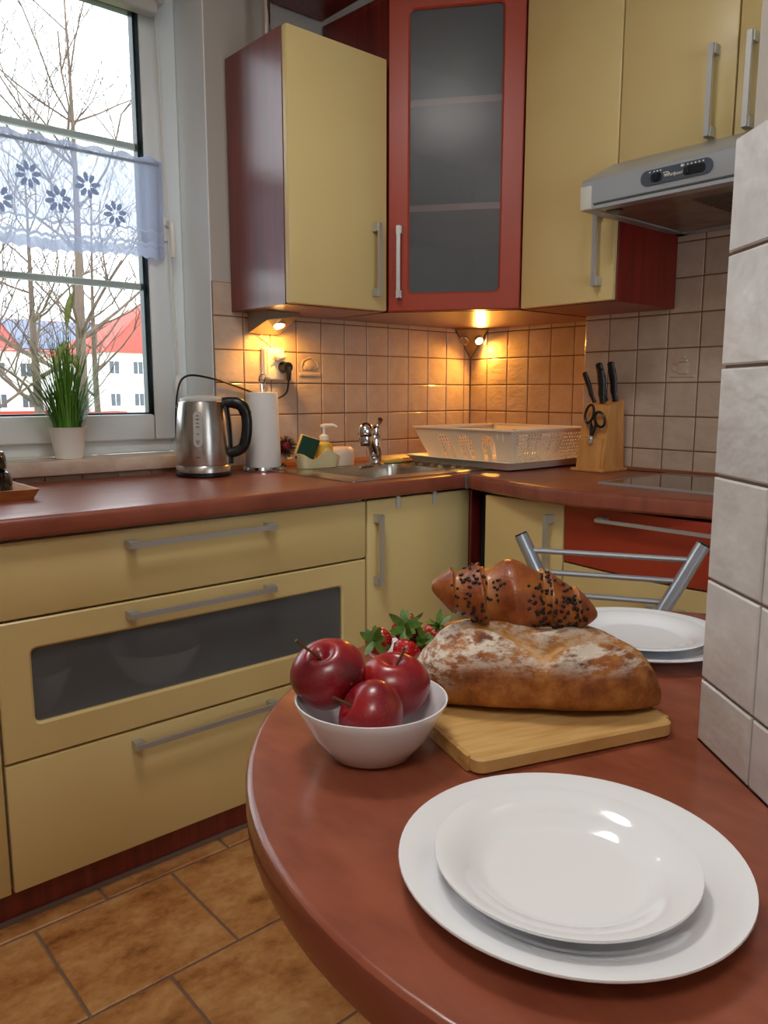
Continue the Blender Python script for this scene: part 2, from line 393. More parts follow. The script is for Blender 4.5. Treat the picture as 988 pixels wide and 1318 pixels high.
# ------------------------------------------------------------------ window
window = struct(bpy.data.objects.new('window_1', None)); COL.objects.link(window); ORG['window_1'] = Vector((0, 0, 0))
mb = MB()
mb.box((-1.175, .17, .918), (-1.112, .25, 2.32), .004); mb.box((-2.448, .17, .918), (-2.385, .25, 2.32), .004)
mb.box((-2.385, .17, .918), (-1.175, .25, .966), .004); mb.box((-2.385, .17, 2.26), (-1.175, .25, 2.32), .004)
mb.build('outer_frame', PVC, window)
mb = MB(); SX0, SX1 = -2.39, -1.168
mb.box((SX1-.068, .15, .958), (SX1, .225, 2.275), .008, 2); mb.box((SX0, .15, .958), (SX0+.068, .225, 2.275), .008, 2)
mb.box((SX0+.068, .15, .958), (SX1-.068, .225, 1.036), .008, 2); mb.box((SX0+.068, .15, 2.2), (SX1-.068, .225, 2.275), .008, 2)
mb.build('sash', PVC, window)
mb = MB(); gx0, gx1 = SX0+.068, SX1-.068
mb.box((gx1-.007, .178, 1.036), (gx1, .206, 2.2)); mb.box((gx0, .178, 1.036), (gx0+.007, .206, 2.2)); mb.box((gx0, .178, 1.036), (gx1, .21, 1.041)); mb.box((gx0, .178, 2.19), (gx1, .21, 2.2))
mb.build('gasket', GASKET, window)
box('pane', (gx0, .19, 1.036), (gx1, .194, 2.2), PANE, window)
for z in (1.826, 1.422): box('glazing_bar', (gx0, .196, z-.010), (gx1, .212, z+.010), plain('glazing_bar_grey_%d' % (z*100), S(226, 234, 232), .4), window, .003)
mb = MB(); mb.box((-1.19, .14, 1.555), (-1.165, .152, 1.625), .004, 2); mb.tube([(-1.178, .145, 1.6), (-1.178, .118, 1.6)], .008, 8)
mb.tube(catmull([(-1.178, .12, 1.612), (-1.178, .108, 1.6), (-1.177, .105, 1.56), (-1.175, .11, 1.505)]), [.007]*6+[.009]*13, 8)
mb.build('window_handle', WHITEPL, window)
mb = MB(); mb.box((-2.47, .02, .878), (-1.09, .172, .918), .006, 2)
mb.build('window_sill', SILLST, window)

tb = thing('roller_blind', 'rolled-up beige roller blind in its cassette across the top of the window', 'blind', (-1.75, .1, 2.17))
box('blind_roll', (-2.42, .075, 2.205), (-1.215, .135, 2.315), plain('blind_fabric', S(226, 214, 186), .7), tb, .02, 3)
box('bottom_bar', (-2.42, .085, 2.165), (-1.205, .125, 2.2), GREYPL, tb, .004)
box('end_bracket', (-1.213, .07, 2.19), (-1.19, .145, 2.318), GREYPL, tb, .004)
mb = MB()
P = catmull([(-1.196, .128, 2.2), (-1.188, .13, 1.9), (-1.176, .131, 1.5), (-1.166, .132, 1.17)], 10); mb.tube(P, .0026, 6)
P = catmull([(-1.2, .12, 2.2), (-1.186, .122, 1.8), (-1.162, .128, 1.14), (-1.17, .13, 1.06)], 10); mb.tube(P, .0016, 6)
mb.build('bead_chain', WHITEPL, tb)
mb = MB(); mb.sphere((-1.164, .13, 1.125), .014, 12, 10, (1, .6, 2.2)); mb.build('chain_tensioner', WHITEPL, tb)

# cafe curtain
tb = thing('cafe_curtain', 'sheer bluish-white lace café curtain on a thin rod across the window', 'curtain', (-1.75, .12, 1.76))
mb = MB(); mb.tube([(-2.36, .125, 1.76), (-1.2, .125, 1.764)], .0045, 8); mb.build('curtain_rod', plain('rod_grey', S(86, 90, 98), .4, .6), tb)
def cy(x, z):
    k = (1.775-z)/.285
    return .116 - .018*(abs(sin(x*30+sin(x*17)*1.5))**.5-.5)*(.5+.5*k) - .012*sin(x*23+2)*k
mb = MB(); nx, nz_ = 220, 16; uvl = mb.bm.loops.layers.uv.new('UVMap'); V = []
for i in range(nx+1):
    x = -2.33 + 1.132*i/nx; col = []
    for j in range(nz_+1):
        k = j/nz_; sc_ = .0045*abs(sin(x*95))
        zt = 1.778 + .005*sin(x*80); zb = 1.487 + sc_*1.8 + .006*sin(x*9)
        z = zb + (zt-zb)*k; col.append((mb.bm.verts.new((x, cy(x, z), z)), i*.03, k))
    V.append(col)
for i in range(nx):
    for j in range(nz_):
        q = (V[i][j], V[i+1][j], V[i+1][j+1], V[i][j+1]); f = mb.bm.faces.new([a[0] for a in q])
        for l, a in zip(f.loops, q): l[uvl].uv = (a[1], a[2])
cur = mb.build('curtain_fabric', VOILE, tb, ang=180)
def motif(x, z, r=.03):
    mb = MB()
    for k in range(8):
        a = 2*pi*k/8+.2
        pts = []
        for i in range(8):
            t_ = 2*pi*i/8; lx, ly = r*.62+r*.36*cos(t_), r*.19*sin(t_)
            px, pz_ = x+lx*cos(a)-ly*sin(a), z+lx*sin(a)+ly*cos(a); pts.append((px, cy(px, pz_)-.002, pz_))
        mb.face(pts)
    bmesh.ops.solidify(mb.bm, geom=mb.bm.faces[:], thickness=.0008)
    mb.build('embroidered_flower', EMBROID, cur)
    mb = MB()
    mb.tube([(x+dx, cy(x+dx, z+dz)-.002, z+dz) for dx, dz in ((.0, -.03), (.004, -.05), (-.004, -.07), (-.012, -.085))], .0011, 5)
    for s_ in (-1, 1):
        mb.tube([(x+dx*s_, cy(x+dx*s_, z+dz)-.002, z+dz) for dx, dz in ((0, -.055), (.015, -.045), (.03, -.05), (.024, -.066), (.01, -.064), (0, -.056))], .0011, 5)
    mb.build('embroidered_stem', PATTERNW, cur)
for x, z in ((-1.582, 1.672), (-1.425, 1.67), (-1.352, 1.605), (-1.505, 1.622), (-1.66, 1.6), (-1.74, 1.67), (-1.83, 1.61), (-1.92, 1.67), (-2.02, 1.61), (-2.12, 1.67), (-2.22, 1.61)): motif(x, z, .037)

# ------------------------------------------------------------------ worktops, base cabinets
FY, FX = -.545, -.618                          # front faces of the two runs
def worktop_profile(z0, z1, y0, y1, r):        # rounded front edge, section in (y, z)
    P = [(y1, z0), (y1, z1)]
    for i in range(6): a = pi/2*i/5; P.append((y0+r-r*sin(a), z1-r+r*cos(a)))
    for i in range(4): a = pi/2*i/3; P.append((y0+.008-.008*cos(a), z0+.008-.008*sin(a)))
    return P
tb = thing('kitchen_worktop', 'long cherry-brown worktop under the window with the sink set into it', 'worktop', (-1.4, -.3, ZC))
mb = MB()
mb.prism(worktop_profile(ZC-.042, ZC, -.568, -.50, .012), -2.84, -.004, 0)
mb.box((-2.84, -.50, ZC-.042), (-.915, -.03, ZC)); mb.box((-.535, -.50, ZC-.042), (-.004, -.03, ZC)); mb.box((-.915, -.175, ZC-.042), (-.535, -.03, ZC)); mb.box((-.915, -.50, ZC-.042), (-.535, -.465, ZC))
mb.box((-2.84, -.03, ZC-.042), (-.004, .002, ZC)); mb.box((-2.44, .002, ZC-.042), (-1.12, .044, ZC)); mb.box((-.004, -.5, ZC-.042), (.026, .0, ZC)); mb.box((-.12, -.632, ZC-.042), (.026, -.5, ZC))
mb.build('slab', COUNTER, tb, ang=30)
mb = MB(); mb.prism([(-.0, ZC), (-.0, ZC+.014), (-.006, ZC+.014), (-.02, ZC+.002), (-.02, ZC)], -1.09, .012, 0); mb.build('sealing_strip', STRIPW, tb)
tb = thing('kitchen_worktop', 'cherry-brown worktop with bowed front edge holding the black hob', 'worktop', (-.35, -1.2, ZC))
cp = catmull([(-.60, -.57, 0), (-.628, -.66, 0), (-.66, -.80, 0), (-.683, -.965, 0), (-.672, -1.10, 0), (-.64, -1.25, 0), (-.622, -1.36, 0), (-.615, -1.6, 0), (-.615, -1.98, 0)], 5)
mb = MB(); rs = []
cp = [p for p in cp if p.y <= -.5702]
for dz, ins in ((-.042, .008), (-.036, .001), (-.012, 0), (-.005, .002), (-.001, .007), (0, .013)):
    rs.append([(p.x+ins, p.y, ZC+dz) for p in cp] + [(-.121, -1.98, ZC+dz), (-.121, -.57, ZC+dz)])
mb.rings(rs); mb.build('slab', COUNTER, tb, ang=30)
mb = MB(); mb.box((-.6015, -.5698, ZC-.043), (-.122, -.5682, ZC+.001)); mb.build('joint_strip', ALU, tb)
mb = MB(); mb.box((-.128, -1.98, ZC), (-.1165, -.65, ZC+.012), .003); mb.build('sealing_strip', STRIPW, tb)

def handle_bar(p0, p1, out, parent, name='handle', wd=.012):
    """flat bow handle from p0 to p1 standing off along out"""
    p0, p1, out = Vector(p0), Vector(p1), Vector(out); d = (p1-p0).normalized(); s_ = d.cross(out)
    mb = MB()
    def bx(a, b, oa, ob_, w_):
        b_ = MB(); b_.bm.free(); b_.bm = bmesh.new()
        vs = []
        for i in range(8):
            q = (p0 + d*(b if i & 1 else a)) + out*(ob_ if i & 2 else oa) + s_*(w_/2 if i & 4 else -w_/2); vs.append(mb.bm.verts.new(q))
        for q in ((0, 2, 3, 1), (4, 5, 7, 6), (0, 1, 5, 4), (2, 6, 7, 3), (0, 4, 6, 2), (1, 3, 7, 5)): mb.bm.faces.new([vs[i] for i in q])
        b_.bm.free()
    L = (p1-p0).length
    bx(0, L, .022, .030, wd); bx(0, .022, 0, .0225, wd*1.5); bx(L-.022, L, 0, .0225, wd*1.5)
    return mb.build(name, ALU, parent)
def front_with_hole(a0, a1, z0, z1, h0, h1, hz0, hz1, fn, th, mat, parent, name, r=.012):
    """panel in (s, z) with a round-cornered opening; fn(s, z, depth) -> point"""
    outer = rrect(a0, a1, z0, z1, .002, 4); inner = rrect(h0, h1, hz0, hz1, r, 4); cham = rrect(h0-.005, h1+.005, hz0-.005, hz1+.005, r+.004, 4)
    o2 = rrect(a0+.003, a1-.003, z0+.003, z1-.003, .002, 4)
    mb = MB()
    F = lambda P, d: [fn(s_, z, d) for s_, z in P]
    mb.rings([F(inner, 0), F(inner, th-.004), F(cham, th), F(o2, th), F(outer, th-.003), F(outer, 0), F(inner, 0)], False, False)
    return mb.build(name, mat, parent, ang=25)

# --- left run
tb = thing('drawer_cabinet', 'wide cream base cabinet with three drawers under the window worktop', 'cabinet', (-1.44, -.3, 0))
mb = MB(); mb.box((-1.914, -.526, .085), (-1.898, .0, .818)); mb.box((-.985, -.526, .085), (-.969, 0, .818)); mb.box((-1.898, -.526, .085), (-.985, 0, .1)); mb.box((-1.898, -.015, .1), (-.985, 0, .8)); mb.box((-1.898, -.52, .80), (-.985, 0, .818))
mb.build('carcass', plain('pale_melamine', S(206, 204, 198), .5), tb)
DX0, DX1 = -1.912, -.970
dr = box('drawer', (DX0, FY, .657), (DX1, FY+.018, .812), CREAM, tb, .003, 2); handle_bar((-1.644, FY, .780), (-1.272, FY, .780), (0, -1, 0), dr)
dr = front_with_hole(DX0, DX1, .361, .652, -1.848, -1.052, .434, .590, lambda s_, z, d: (s_, FY+.018-d, z), .018, CREAM, tb, 'drawer')
box('glass_pane', (-1.853, FY+.008, .429), (-1.047, FY+.013, .595), SATIN, dr); handle_bar((-1.650, FY, .625), (-1.276, FY, .625), (0, -1, 0), dr)
dr = box('drawer', (DX0, FY, .082), (DX1, FY+.018, .356), CREAM, tb, .003, 2); handle_bar((-1.650, FY, .327), (-1.276, FY, .327), (0, -1, 0), dr)
box('drawer_floor', (-1.89, -.52, .40), (-.99, -.05, .41), plain('drawer_floor_grey', S(196, 194, 190), .5), tb)
for x, r, lab in ((-1.80, .075, 'white bowl behind the smoked glass drawer, the left one'), (-1.52, .115, 'large white bowl behind the smoked glass drawer, beside the smaller one')):
    q = thing('mixing_bowl', lab, 'bowl', (x, -.40, .411), 'bowls inside the glass-front drawer')
    MB().lathe([(r*.5, 0), (r*.75, .03), (r, .09), (r-.004, .09), (r*.72, .032), (r*.45, .005), (0, .005)], (x, -.40, .411), 32).build('bowl_body', PORC, q)
tb = thing('base_cabinet', 'cream base cabinet at the far end of the window run, cut by the photo edge', 'cabinet', (-2.38, -.3, 0))
box('carcass', (-2.82, -.526, .085), (-1.918, 0, .818), DARK, tb)
for x0, x1 in ((-2.818, -2.37), (-2.366, -1.9175)):
    d_ = box('door', (x0, FY, .082), (x1, FY+.018, .812), CREAM, tb, .003, 2); handle_bar((-2.33 if x0 > -2.4 else -2.41, FY, .56), (-2.33 if x0 > -2.4 else -2.41, FY, .77), (0, -1, 0), d_)
tb = thing('sink_cabinet', 'cream base cabinet with a single door below the sink', 'cabinet', (-.75, -.3, 0))
mb = MB(); mb.box((-.965, -.526, .085), (-.949, .0, .818)); mb.box((-.57, -.526, .085), (-.556, 0, .818)); mb.box((-.949, -.526, .085), (-.57, 0, .1)); mb.box((-.949, -.015, .1), (-.57, 0, .7))
mb.build('carcass', DARK, tb)
d_ = box('door', (-.963, FY, .082), (-.558, FY+.018, .812), CREAM, tb, .003, 2); handle_bar((-.934, FY, .578), (-.934, FY, .774), (0, -1, 0), d_)
for x, lab in ((-.853, 'grey over-door hook on the sink door, nearer its handle'), (-.710, 'grey over-door hook on the sink door, nearer the corner post')):
    h_ = thing('door_hook', lab, 'hook', (x, FY, .80), 'over-door hooks on the sink cabinet')
    MB().box((x-.007, FY-.004, .815), (x+.007, FY+.03, .8175), .0008).build('top_clip', GREYPL, h_)
    MB().prism(rrect(x-.008, x+.008, .782, .817, .006, 4), FY-.004, FY-.001, 1).build('hook_plate', GREYPL, h_)
tb = thing('corner_post', 'dark cherry filler post in the inner corner below the worktops', 'post', (-.53, -.53, 0))
box('post_body', (-.552, -.548, .0), (-.50, -.44, .818), CHERRY, tb, .012, 3)
box('dark_filler', (-.50, -.64, .0), (-.49, -.45, .818), DARK, tb)
# --- right run
tb = thing('corner_cabinet', 'cream base cabinet with one tall door beside the inner corner', 'cabinet', (-.36, -.8, 0))
box('carcass', (-.598, -.94, .085), (-.12, -.668, .818), DARK, tb)
d_ = box('door', (FX, -.935, .082), (FX+.018, -.662, .812), CREAM, tb, .004, 2); handle_bar((FX, -.896, .782), (FX, -.897, .602), (-1, 0, 0), d_)
tb = thing('hob_cabinet', 'base cabinet under the hob with a brick-red drawer and cream doors', 'cabinet', (-.36, -1.24, 0))
box('carcass', (-.598, -1.543, .085), (-.12, -.942, .80), DARK, tb)
wave = [(-.940 - .601*i/16, .663 - .010*sin(pi*i/16*1.0) + .004*(i/16)) for i in range(17)]
dr = MB().prism([(-.940, .812)] + wave + [(-1.541, .812)], FX, FX+.018, 0).build('drawer', REDFRONT, tb)
handle_bar((FX, -1.048, .787), (FX, -1.435, .787), (-1, 0, 0), dr, wd=.0085)
for a_, b_ in ((0, 8), (8, 16)):
    pl = wave[a_:b_+1]; y0, y1 = pl[0][0]-(.001 if a_ else 0), pl[-1][0]+(.001 if b_ == 8 else 0)
    pl = [(y0, pl[0][1]-.005)] + [(p[0], p[1]-.005) for p in pl[1:-1]] + [(y1, pl[-1][1]-.005)]
    d_ = MB().prism(pl + [(y1, .082), (y0, .082)], FX, FX+.018, 0).build('door', CREAM, tb)
    yy = -1.205 if a_ == 0 else -1.275; handle_bar((FX, yy, .600), (FX, yy, .42), (-1, 0, 0), d_)
tb = thing('base_cabinet', 'cream base cabinet beyond the hob, hidden behind the tiled wall end', 'cabinet', (-.36, -1.76, 0))
box('carcass', (-.598, -1.97, .085), (-.12, -1.546, .818), DARK, tb); box('door', (FX, -1.968, .082), (FX+.018, -1.546, .812), CREAM, tb, .004, 2)
struct(box('baseboard_back', (-2.82, -.515, 0), (-.505, -.497, .083), CHERRY)); struct(box('baseboard_right', (-.58, -1.97, 0), (-.562, -.655, .083), CHERRY))
struct(box('trim_1', (-2.82, -.5195, 0), (-.505, -.5155, .012), plain('grey_seal', S(120, 104, 98), .4)))

# ------------------------------------------------------------------ upper cabinets
UZ = 1.345
tb = thing('wall_cabinet', 'cream wall cabinet with cherry side next to the window', 'cabinet', (-.87, -.15, UZ))
mb = MB(); mb.box((-1.046, -.292, UZ), (-1.03, -.002, 2.062), .001); mb.box((-.706, -.292, UZ), (-.69, -.002, 2.062)); mb.box((-1.03, -.292, UZ), (-.706, -.002, UZ+.016)); mb.box((-1.03, -.292, 2.046), (-.706, -.002, 2.062)); mb.box((-1.03, -.012, UZ), (-.706, -.002, 2.06))
mb.build('carcass', CHERRY, tb)
d_ = box('door', (-1.046, -.317, UZ+.002), (-.693, -.293, 2.06), CREAM, tb, .004, 2); handle_bar((-.742, -.317, 1.386), (-.742, -.317, 1.594), (0, -1, 0), d_)

P1, P2 = Vector((-.688, -.313, 0)), Vector((-.445, -.630, 0)); dv = (P2-P1).normalized(); nv = Vector((dv.y, -dv.x, 0)); LD = (P2-P1).length
if nv.y > 0: nv = -nv
tb = thing('corner_wall_cabinet', 'tall brick-red corner wall cabinet with a smoked-glass door and two shelves', 'cabinet', (-.3, -.25, UZ))
q1, q2 = P1 - nv*.020, P2 - nv*.020
foot = [(-.688, -.004), (q1.x, q1.y), (q2.x, q2.y), (.02, q2.y), (.02, -.004)]
inn = [(-.672, -.02), (q1.x+.016, q1.y+.006), (q2.x+.006, q2.y+.014), (.004, q2.y+.016), (.004, -.02)]
mb = MB(); TZ = 2.25
mb.rings([[(x, y, z) for x, y in foot] for z in (UZ, UZ+.016)]); mb.rings([[(x, y, z) for x, y in foot] for z in (TZ-.016, TZ)])
for i in (0, 2, 3, 4):
    a, b_, c, d__ = foot[i], foot[(i+1) % 5], inn[(i+1) % 5], inn[i]
    mb.rings([[(p[0], p[1], z) for p in (a, b_, c, d__)] for z in (UZ+.016, TZ-.016)])
mb.build('carcass', CHERRY, tb)
GREYIN = plain('grey_lining', S(128, 128, 126), .6)
mb = MB(); mb.box((-.668, -.028, UZ+.02), (-.0, -.0205, TZ-.02)); mb.box((-.004, q2.y+.02, UZ+.02), (.003, -.03, TZ-.02)); mb.build('back_lining', GREYIN, tb)
for z in (1.942, 1.646):
    a_, b_ = P1 - nv*.0148 + dv*.035, P2 - nv*.0148 - dv*.035
    mb = MB(); mb.rings([[(x, y, zz) for x, y in ((-.668, -.03), (-.668, -.30), (a_.x, a_.y), (b_.x, b_.y), (-.43, q2.y+.02), (-.006, q2.y+.02), (-.006, -.03))] for zz in (z-.009, z+.009)]); mb.build('shelf', plain('shelf_%d' % (z*1000), S(222, 168, 148), .5), tb)
def dg(s_, z, d): p = P1 + dv*s_ - nv*(.019-d); return (p.x, p.y, z)
d_ = front_with_hole(.003, LD-.002, UZ+.002, TZ-.004, .066, LD-.065, 1.400, 2.190, dg, .019, REDFRONT, tb, 'door', .014)
mb = MB(); mb.rings([[dg(.06, z, .006), dg(LD-.06, z, .006), dg(LD-.06, z, .011), dg(.06, z, .011)] for z in (1.394, 2.196)]); mb.build('glass_pane', SATIN, d_)
a_ = dg(.039, 1.384, .019); b_ = dg(.039, 1.592, .019); handle_bar(a_, b_, nv, d_, wd=.011)

UX = -.445
tb = thing('wall_cabinet', 'tall cream wall cabinet between the glass corner cabinet and the range hood', 'cabinet', (-.28, -.78, UZ))
mb = MB(); mb.box((UX+.02, -.940, UZ), (-.119, -.924, TZ), .001); mb.box((UX+.02, -.924, UZ), (-.119, -.634, UZ+.016)); mb.box((UX+.02, -.65, UZ+.016), (-.119, -.634, TZ)); mb.box((UX+.02, -.924, TZ-.016), (-.119, -.65, TZ))
mb.build('carcass', plain('cherry_veneer_bright', S(140, 34, 22), .32, var=(S(104, 18, 14), 9, 6, (6, 6, .35))), tb)
d_ = box('door', (UX, -.939, UZ+.002), (UX+.019, -.631, TZ-.003), CREAM, tb, .004, 2); handle_bar((UX, -.897, 1.385), (UX, -.896, 1.585), (-1, 0, 0), d_)
tb = thing('hood_wall_cabinet', 'cream two-door wall cabinet directly above the range hood', 'cabinet', (-.28, -1.24, 1.686))
box('carcass', (UX+.02, -1.543, 1.687), (-.119, -.942, TZ), CHERRY, tb)
for y0, y1, hy in ((-.942, -1.2395, -1.190), (-1.2425, -1.542, -1.279)):
    d_ = box('door', (UX, y1, 1.688), (UX+.019, y0, TZ-.003), CREAM, tb, .004, 2); handle_bar((UX, hy, 1.694), (UX, hy, 1.896), (-1, 0, 0), d_)
tb = thing('open_shelf', 'dark cherry open shelf on a chrome post above the cream wall cabinet', 'shelf', (-.85, -.15, 2.062))
box('shelf_board', (-.965, -.29, 2.262), (-.692, -.004, 2.282), CHERRY, tb, .002)
MB().lathe([(.022, 0), (.022, .004), (.0125, .005), (.0125, .196), (.022, .197), (.022, .2)], (-.965, -.10, 2.062), 24).build('post', CHROME, tb)

# range hood
tb = thing('range_hood', 'flat silver-grey range hood with slide controls under the cream cabinets', 'hood', (-.35, -1.24, 1.55))
HY0, HY1 = -.943, -1.541
mb = MB(); pr = [(-.118, 1.556), (-.585, 1.556), (-.600, 1.562), (-.602, 1.570), (-.602, 1.614), (-.597, 1.620), (-.47, 1.682), (-.44, 1.686), (-.118, 1.686)]
mb.prism(pr, HY1, HY0, 1); mb.build('housing', HOODGREY, tb, ang=25)
mb = MB(); mb.box((-.60, HY1, 1.548), (-.12, HY1+.03, 1.556)); mb.box((-.60, HY0-.03, 1.548), (-.12, HY0, 1.556)); mb.box((-.60, HY1, 1.548), (-.565, HY0, 1.556)); mb.box((-.16, HY1, 1.548), (-.12, HY0, 1.556))
mb.build('lower_frame', HOODGREY, tb)
fl = box('filter_plate', (-.565, HY1+.03, 1.551), (-.16, HY0-.03, 1.5555), HOODUNDER, tb)
mb = MB()
for i in range(9): mb.box((-.50+.022*i, -1.33, 1.5485), (-.49+.022*i, -1.18, 1.552))
mb.build('grille_slots', plain('grille_dark', S(92, 76, 68), .6), fl, kind='stuff')
mb = MB(); mb.box((-.555, -1.02, 1.5475), (-.535, -.985, 1.5512)); mb.build('latch', BLACKPL, fl)
for y in (-1.04, -1.12):
    mb = MB(); mb.lathe([(0, -.0025), (.022, -.0025), (.028, 0), (.028, .002), (0, .002)], (-.22, y-.04, 1.5515), 20); mb.build('hood_lamp_cover', HOODUNDER, fl)
box('end_cap', (-.607, HY0-.030, 1.5475), (-.555, HY0+.0015, 1.604), plain('pale_cap_plastic', S(206, 204, 192), .4), tb, .004, 2)
cpn = MB().prism([(y, z) for y, z in rrect(-1.279, -1.107, 1.574, 1.607, .0155, 6)], -.606, -.601, 0).build('control_panel', HOODPANEL, tb)
SLB = plain('slider_black', S(30, 32, 36), .3)
for y0_, y1_, k_ in ((-1.160, -1.134, -1.1465), (-1.263, -1.213, -1.222)):
    MB().prism(rrect(y0_, y1_, 1.579, 1.598, .007, 4), -.608, -.6055, 0).build('slider_recess', BLACKPL, cpn)
    box('slider_knob', (-.612, k_-.004, 1.582), (-.607, k_+.004, 1.595), SLB, cpn, .001)
mb = MB()
for y in (-1.130, -1.141, -1.149, -1.157, -1.212, -1.222, -1.231, -1.240, -1.249, -1.258): mb.box((-.6068, y-.0016, 1.6005), (-.6055, y+.0016, 1.6032))
mb.box((-.6068, -1.214, 1.5995), (-.6055, -1.206, 1.6045))
mb.build('speed_marks', WHITEPL, cpn, kind='stuff')
def text_obj(name, body, size, M_, mat, parent):
    cu = bpy.data.curves.new('txt', 'FONT'); cu.body = body; cu.size = size; cu.extrude = .0003; cu.align_x = 'CENTER'; cu.shear = .25
    to = bpy.data.objects.new('txt', cu); COL.objects.link(to); dg_ = bpy.context.evaluated_depsgraph_get()
    me = bpy.data.meshes.new_from_object(to.evaluated_get(dg_)); bpy.data.objects.remove(to)
    me.materials.clear(); me.materials.append(mat); me.transform(M_)
    me.transform(Matrix.Translation(-ORG[parent.name])); ob = bpy.data.objects.new(name, me); COL.objects.link(ob); ob.parent = parent; return ob
Mt = Matrix((Vector((0, -1, 0)), Vector((0, 0, 1)), Vector((-1, 0, 0)))).transposed().to_4x4(); Mt.translation = Vector((-.6064, -1.188, 1.585))
text_obj('lettering', 'Whirlpool', .0105, Mt, WHITEPL, cpn)
mb = MB(); mb.tube([(-.6064, -1.170+.008*cos(a/3), 1.5925+.003*sin(a/3)) for a in range(2, 17)], .0007, 5); mb.build('logo_swirl', WHITEPL, cpn)

# under-cabinet halogen lamps
tb = thing('cabinet_light', 'silver wedge halogen light glowing under the cream cabinet by the window', 'lamp', (-.93, -.08, 1.343), 'under-cabinet halogen lights')
A, B, F_, D = Vector((-.995, -.015, 1.3445)), Vector((-.865, -.05, 1.3445)), Vector((-.965, -.135, 1.3445)), Vector((-.99, -.03, 1.285))
A, B, C_, D, E_ = (-1.0, -.018, 1.3445), (-.862, -.018, 1.3445), (-.862, -.105, 1.3445), (-1.0, -.105, 1.3445), None
mb = MB()
top = [Vector(p) for p in ((-1.0, -.02, 1.3445), (-.862, -.02, 1.3445), (-.872, -.115, 1.3445), (-.992, -.115, 1.3445))]
bot = [Vector(p) for p in ((-1.0, -.02, 1.283), (-.888, -.02, 1.283), (-.875, -.113, 1.335), (-.990, -.113, 1.318))]
mb.rings([bot, top]); mb.build('lamp_body', LAMPGREY, tb)
cL = (bot[0]+bot[1]+bot[2]*1.6+bot[3]*.6)/4.2; nL = (bot[1]-bot[0]).cross(bot[3]-bot[0]).normalized()
if nL.z > 0: nL = -nL
def disc(c, nrm, r, th, n=20):
    nrm = Vector(nrm).normalized(); u = nrm.orthogonal().normalized(); v = nrm.cross(u); mb = MB()
    mb.rings([[Vector(c)+nrm*d+(u*cos(2*pi*j/n)+v*sin(2*pi*j/n))*q for j in range(n)] for d, q in ((0, r), (th*.6, r), (th, r*.8))]); return mb
disc(cL+nL*.001, nL, .026, .003).build('lens_ring', CHROME, tb); disc(cL+nL*.0035, nL, .021, .002).build('lens', HALO, tb)
def pt(name, loc, e, aim, rad=.014, color=(1, .46, .07)):
    l = bpy.data.lights.new(name, 'SPOT'); l.energy = e; l.color = color; l.shadow_soft_size = rad; l.spot_size = radians(165); l.spot_blend = .7
    o = bpy.data.objects.new(name, l); COL.objects.link(o); o.location = loc; o.rotation_euler = Vector(aim).to_track_quat('-Z', 'Y').to_euler()
pt('halogen_bulb', cL+nL*.018, 2.6, (.15, .35, -1))
mb = MB(); mb.tube(catmull([(-.955, -.025, 1.29), (-.945, -.012, 1.275), (-.915, -.008, 1.255), (-.893, -.012, 1.225), (-.90, -.018, 1.205), (-.918, -.02, 1.195)], 8), .0018, 6); mb.build('lamp_cable', GREYPL, tb)
tb = thing('cabinet_light', 'silver pyramid halogen light glowing in the tiled inner corner', 'lamp', (0, -.03, 1.343), 'under-cabinet halogen lights')
A, F_, B, D, O = [Vector(p) for p in ((-.062, -.003, 1.3435), (-.032, -.064, 1.3435), (.027, -.092, 1.3435), (.025, -.006, 1.236), (.026, -.003, 1.3435))]
mb = MB()
for f_ in ((A, F_, D), (F_, B, D), (A, D, O), (B, O, D), (A, O, B, F_)): mb.face(f_)
mb.build('lamp_body', LAMPGREY, tb)
mb = MB(); mb.tube([A, D, B], .0022, 6); mb.build('edge_trim', plain('lamp_edge_dark', S(70, 58, 46), .5), tb)
for (a, b_, c), mt in (((F_, B, D), HALO), ((A, F_, D), plain('unlit_lens', S(150, 140, 120), .15))):
    nn = (b_-a).cross(c-a).normalized(); g_ = (F_*.62+(A if a is A else B)*1.28+D*.92)/2.82+Vector((0, 0, -.006))
    if nn.dot(g_-O) < 0: nn = -nn
    disc(g_+nn*.001, nn, .0185, .003).build('lens_ring', CHROME, tb); disc(g_+nn*.0035, nn, .0145, .002).build('lens', mt, tb)
    if mt is HALO: pt('halogen_bulb', g_+nn*.018, 6.5, nn+Vector((-.35, 0, -.35)))

# unseen ceiling fittings, added to carry the fill lights
for loc, r, lab in ((FILL_A, .27, 'round white fill lamp added unseen over the dining side'), (FILL_B, .2, 'round white fill lamp added unseen over the kitchen floor')):
    tb = thing('fill_lamp', lab, 'lamp', (loc[0], loc[1], CZ))
    MB().lathe([(.0, 0), (.06, 0), (.06, -.03), (r, -.08), (r, -.10), (0, -.10)], (loc[0], loc[1], CZ), 40).build('fill_lamp_bowl', FILLGLOW, tb)

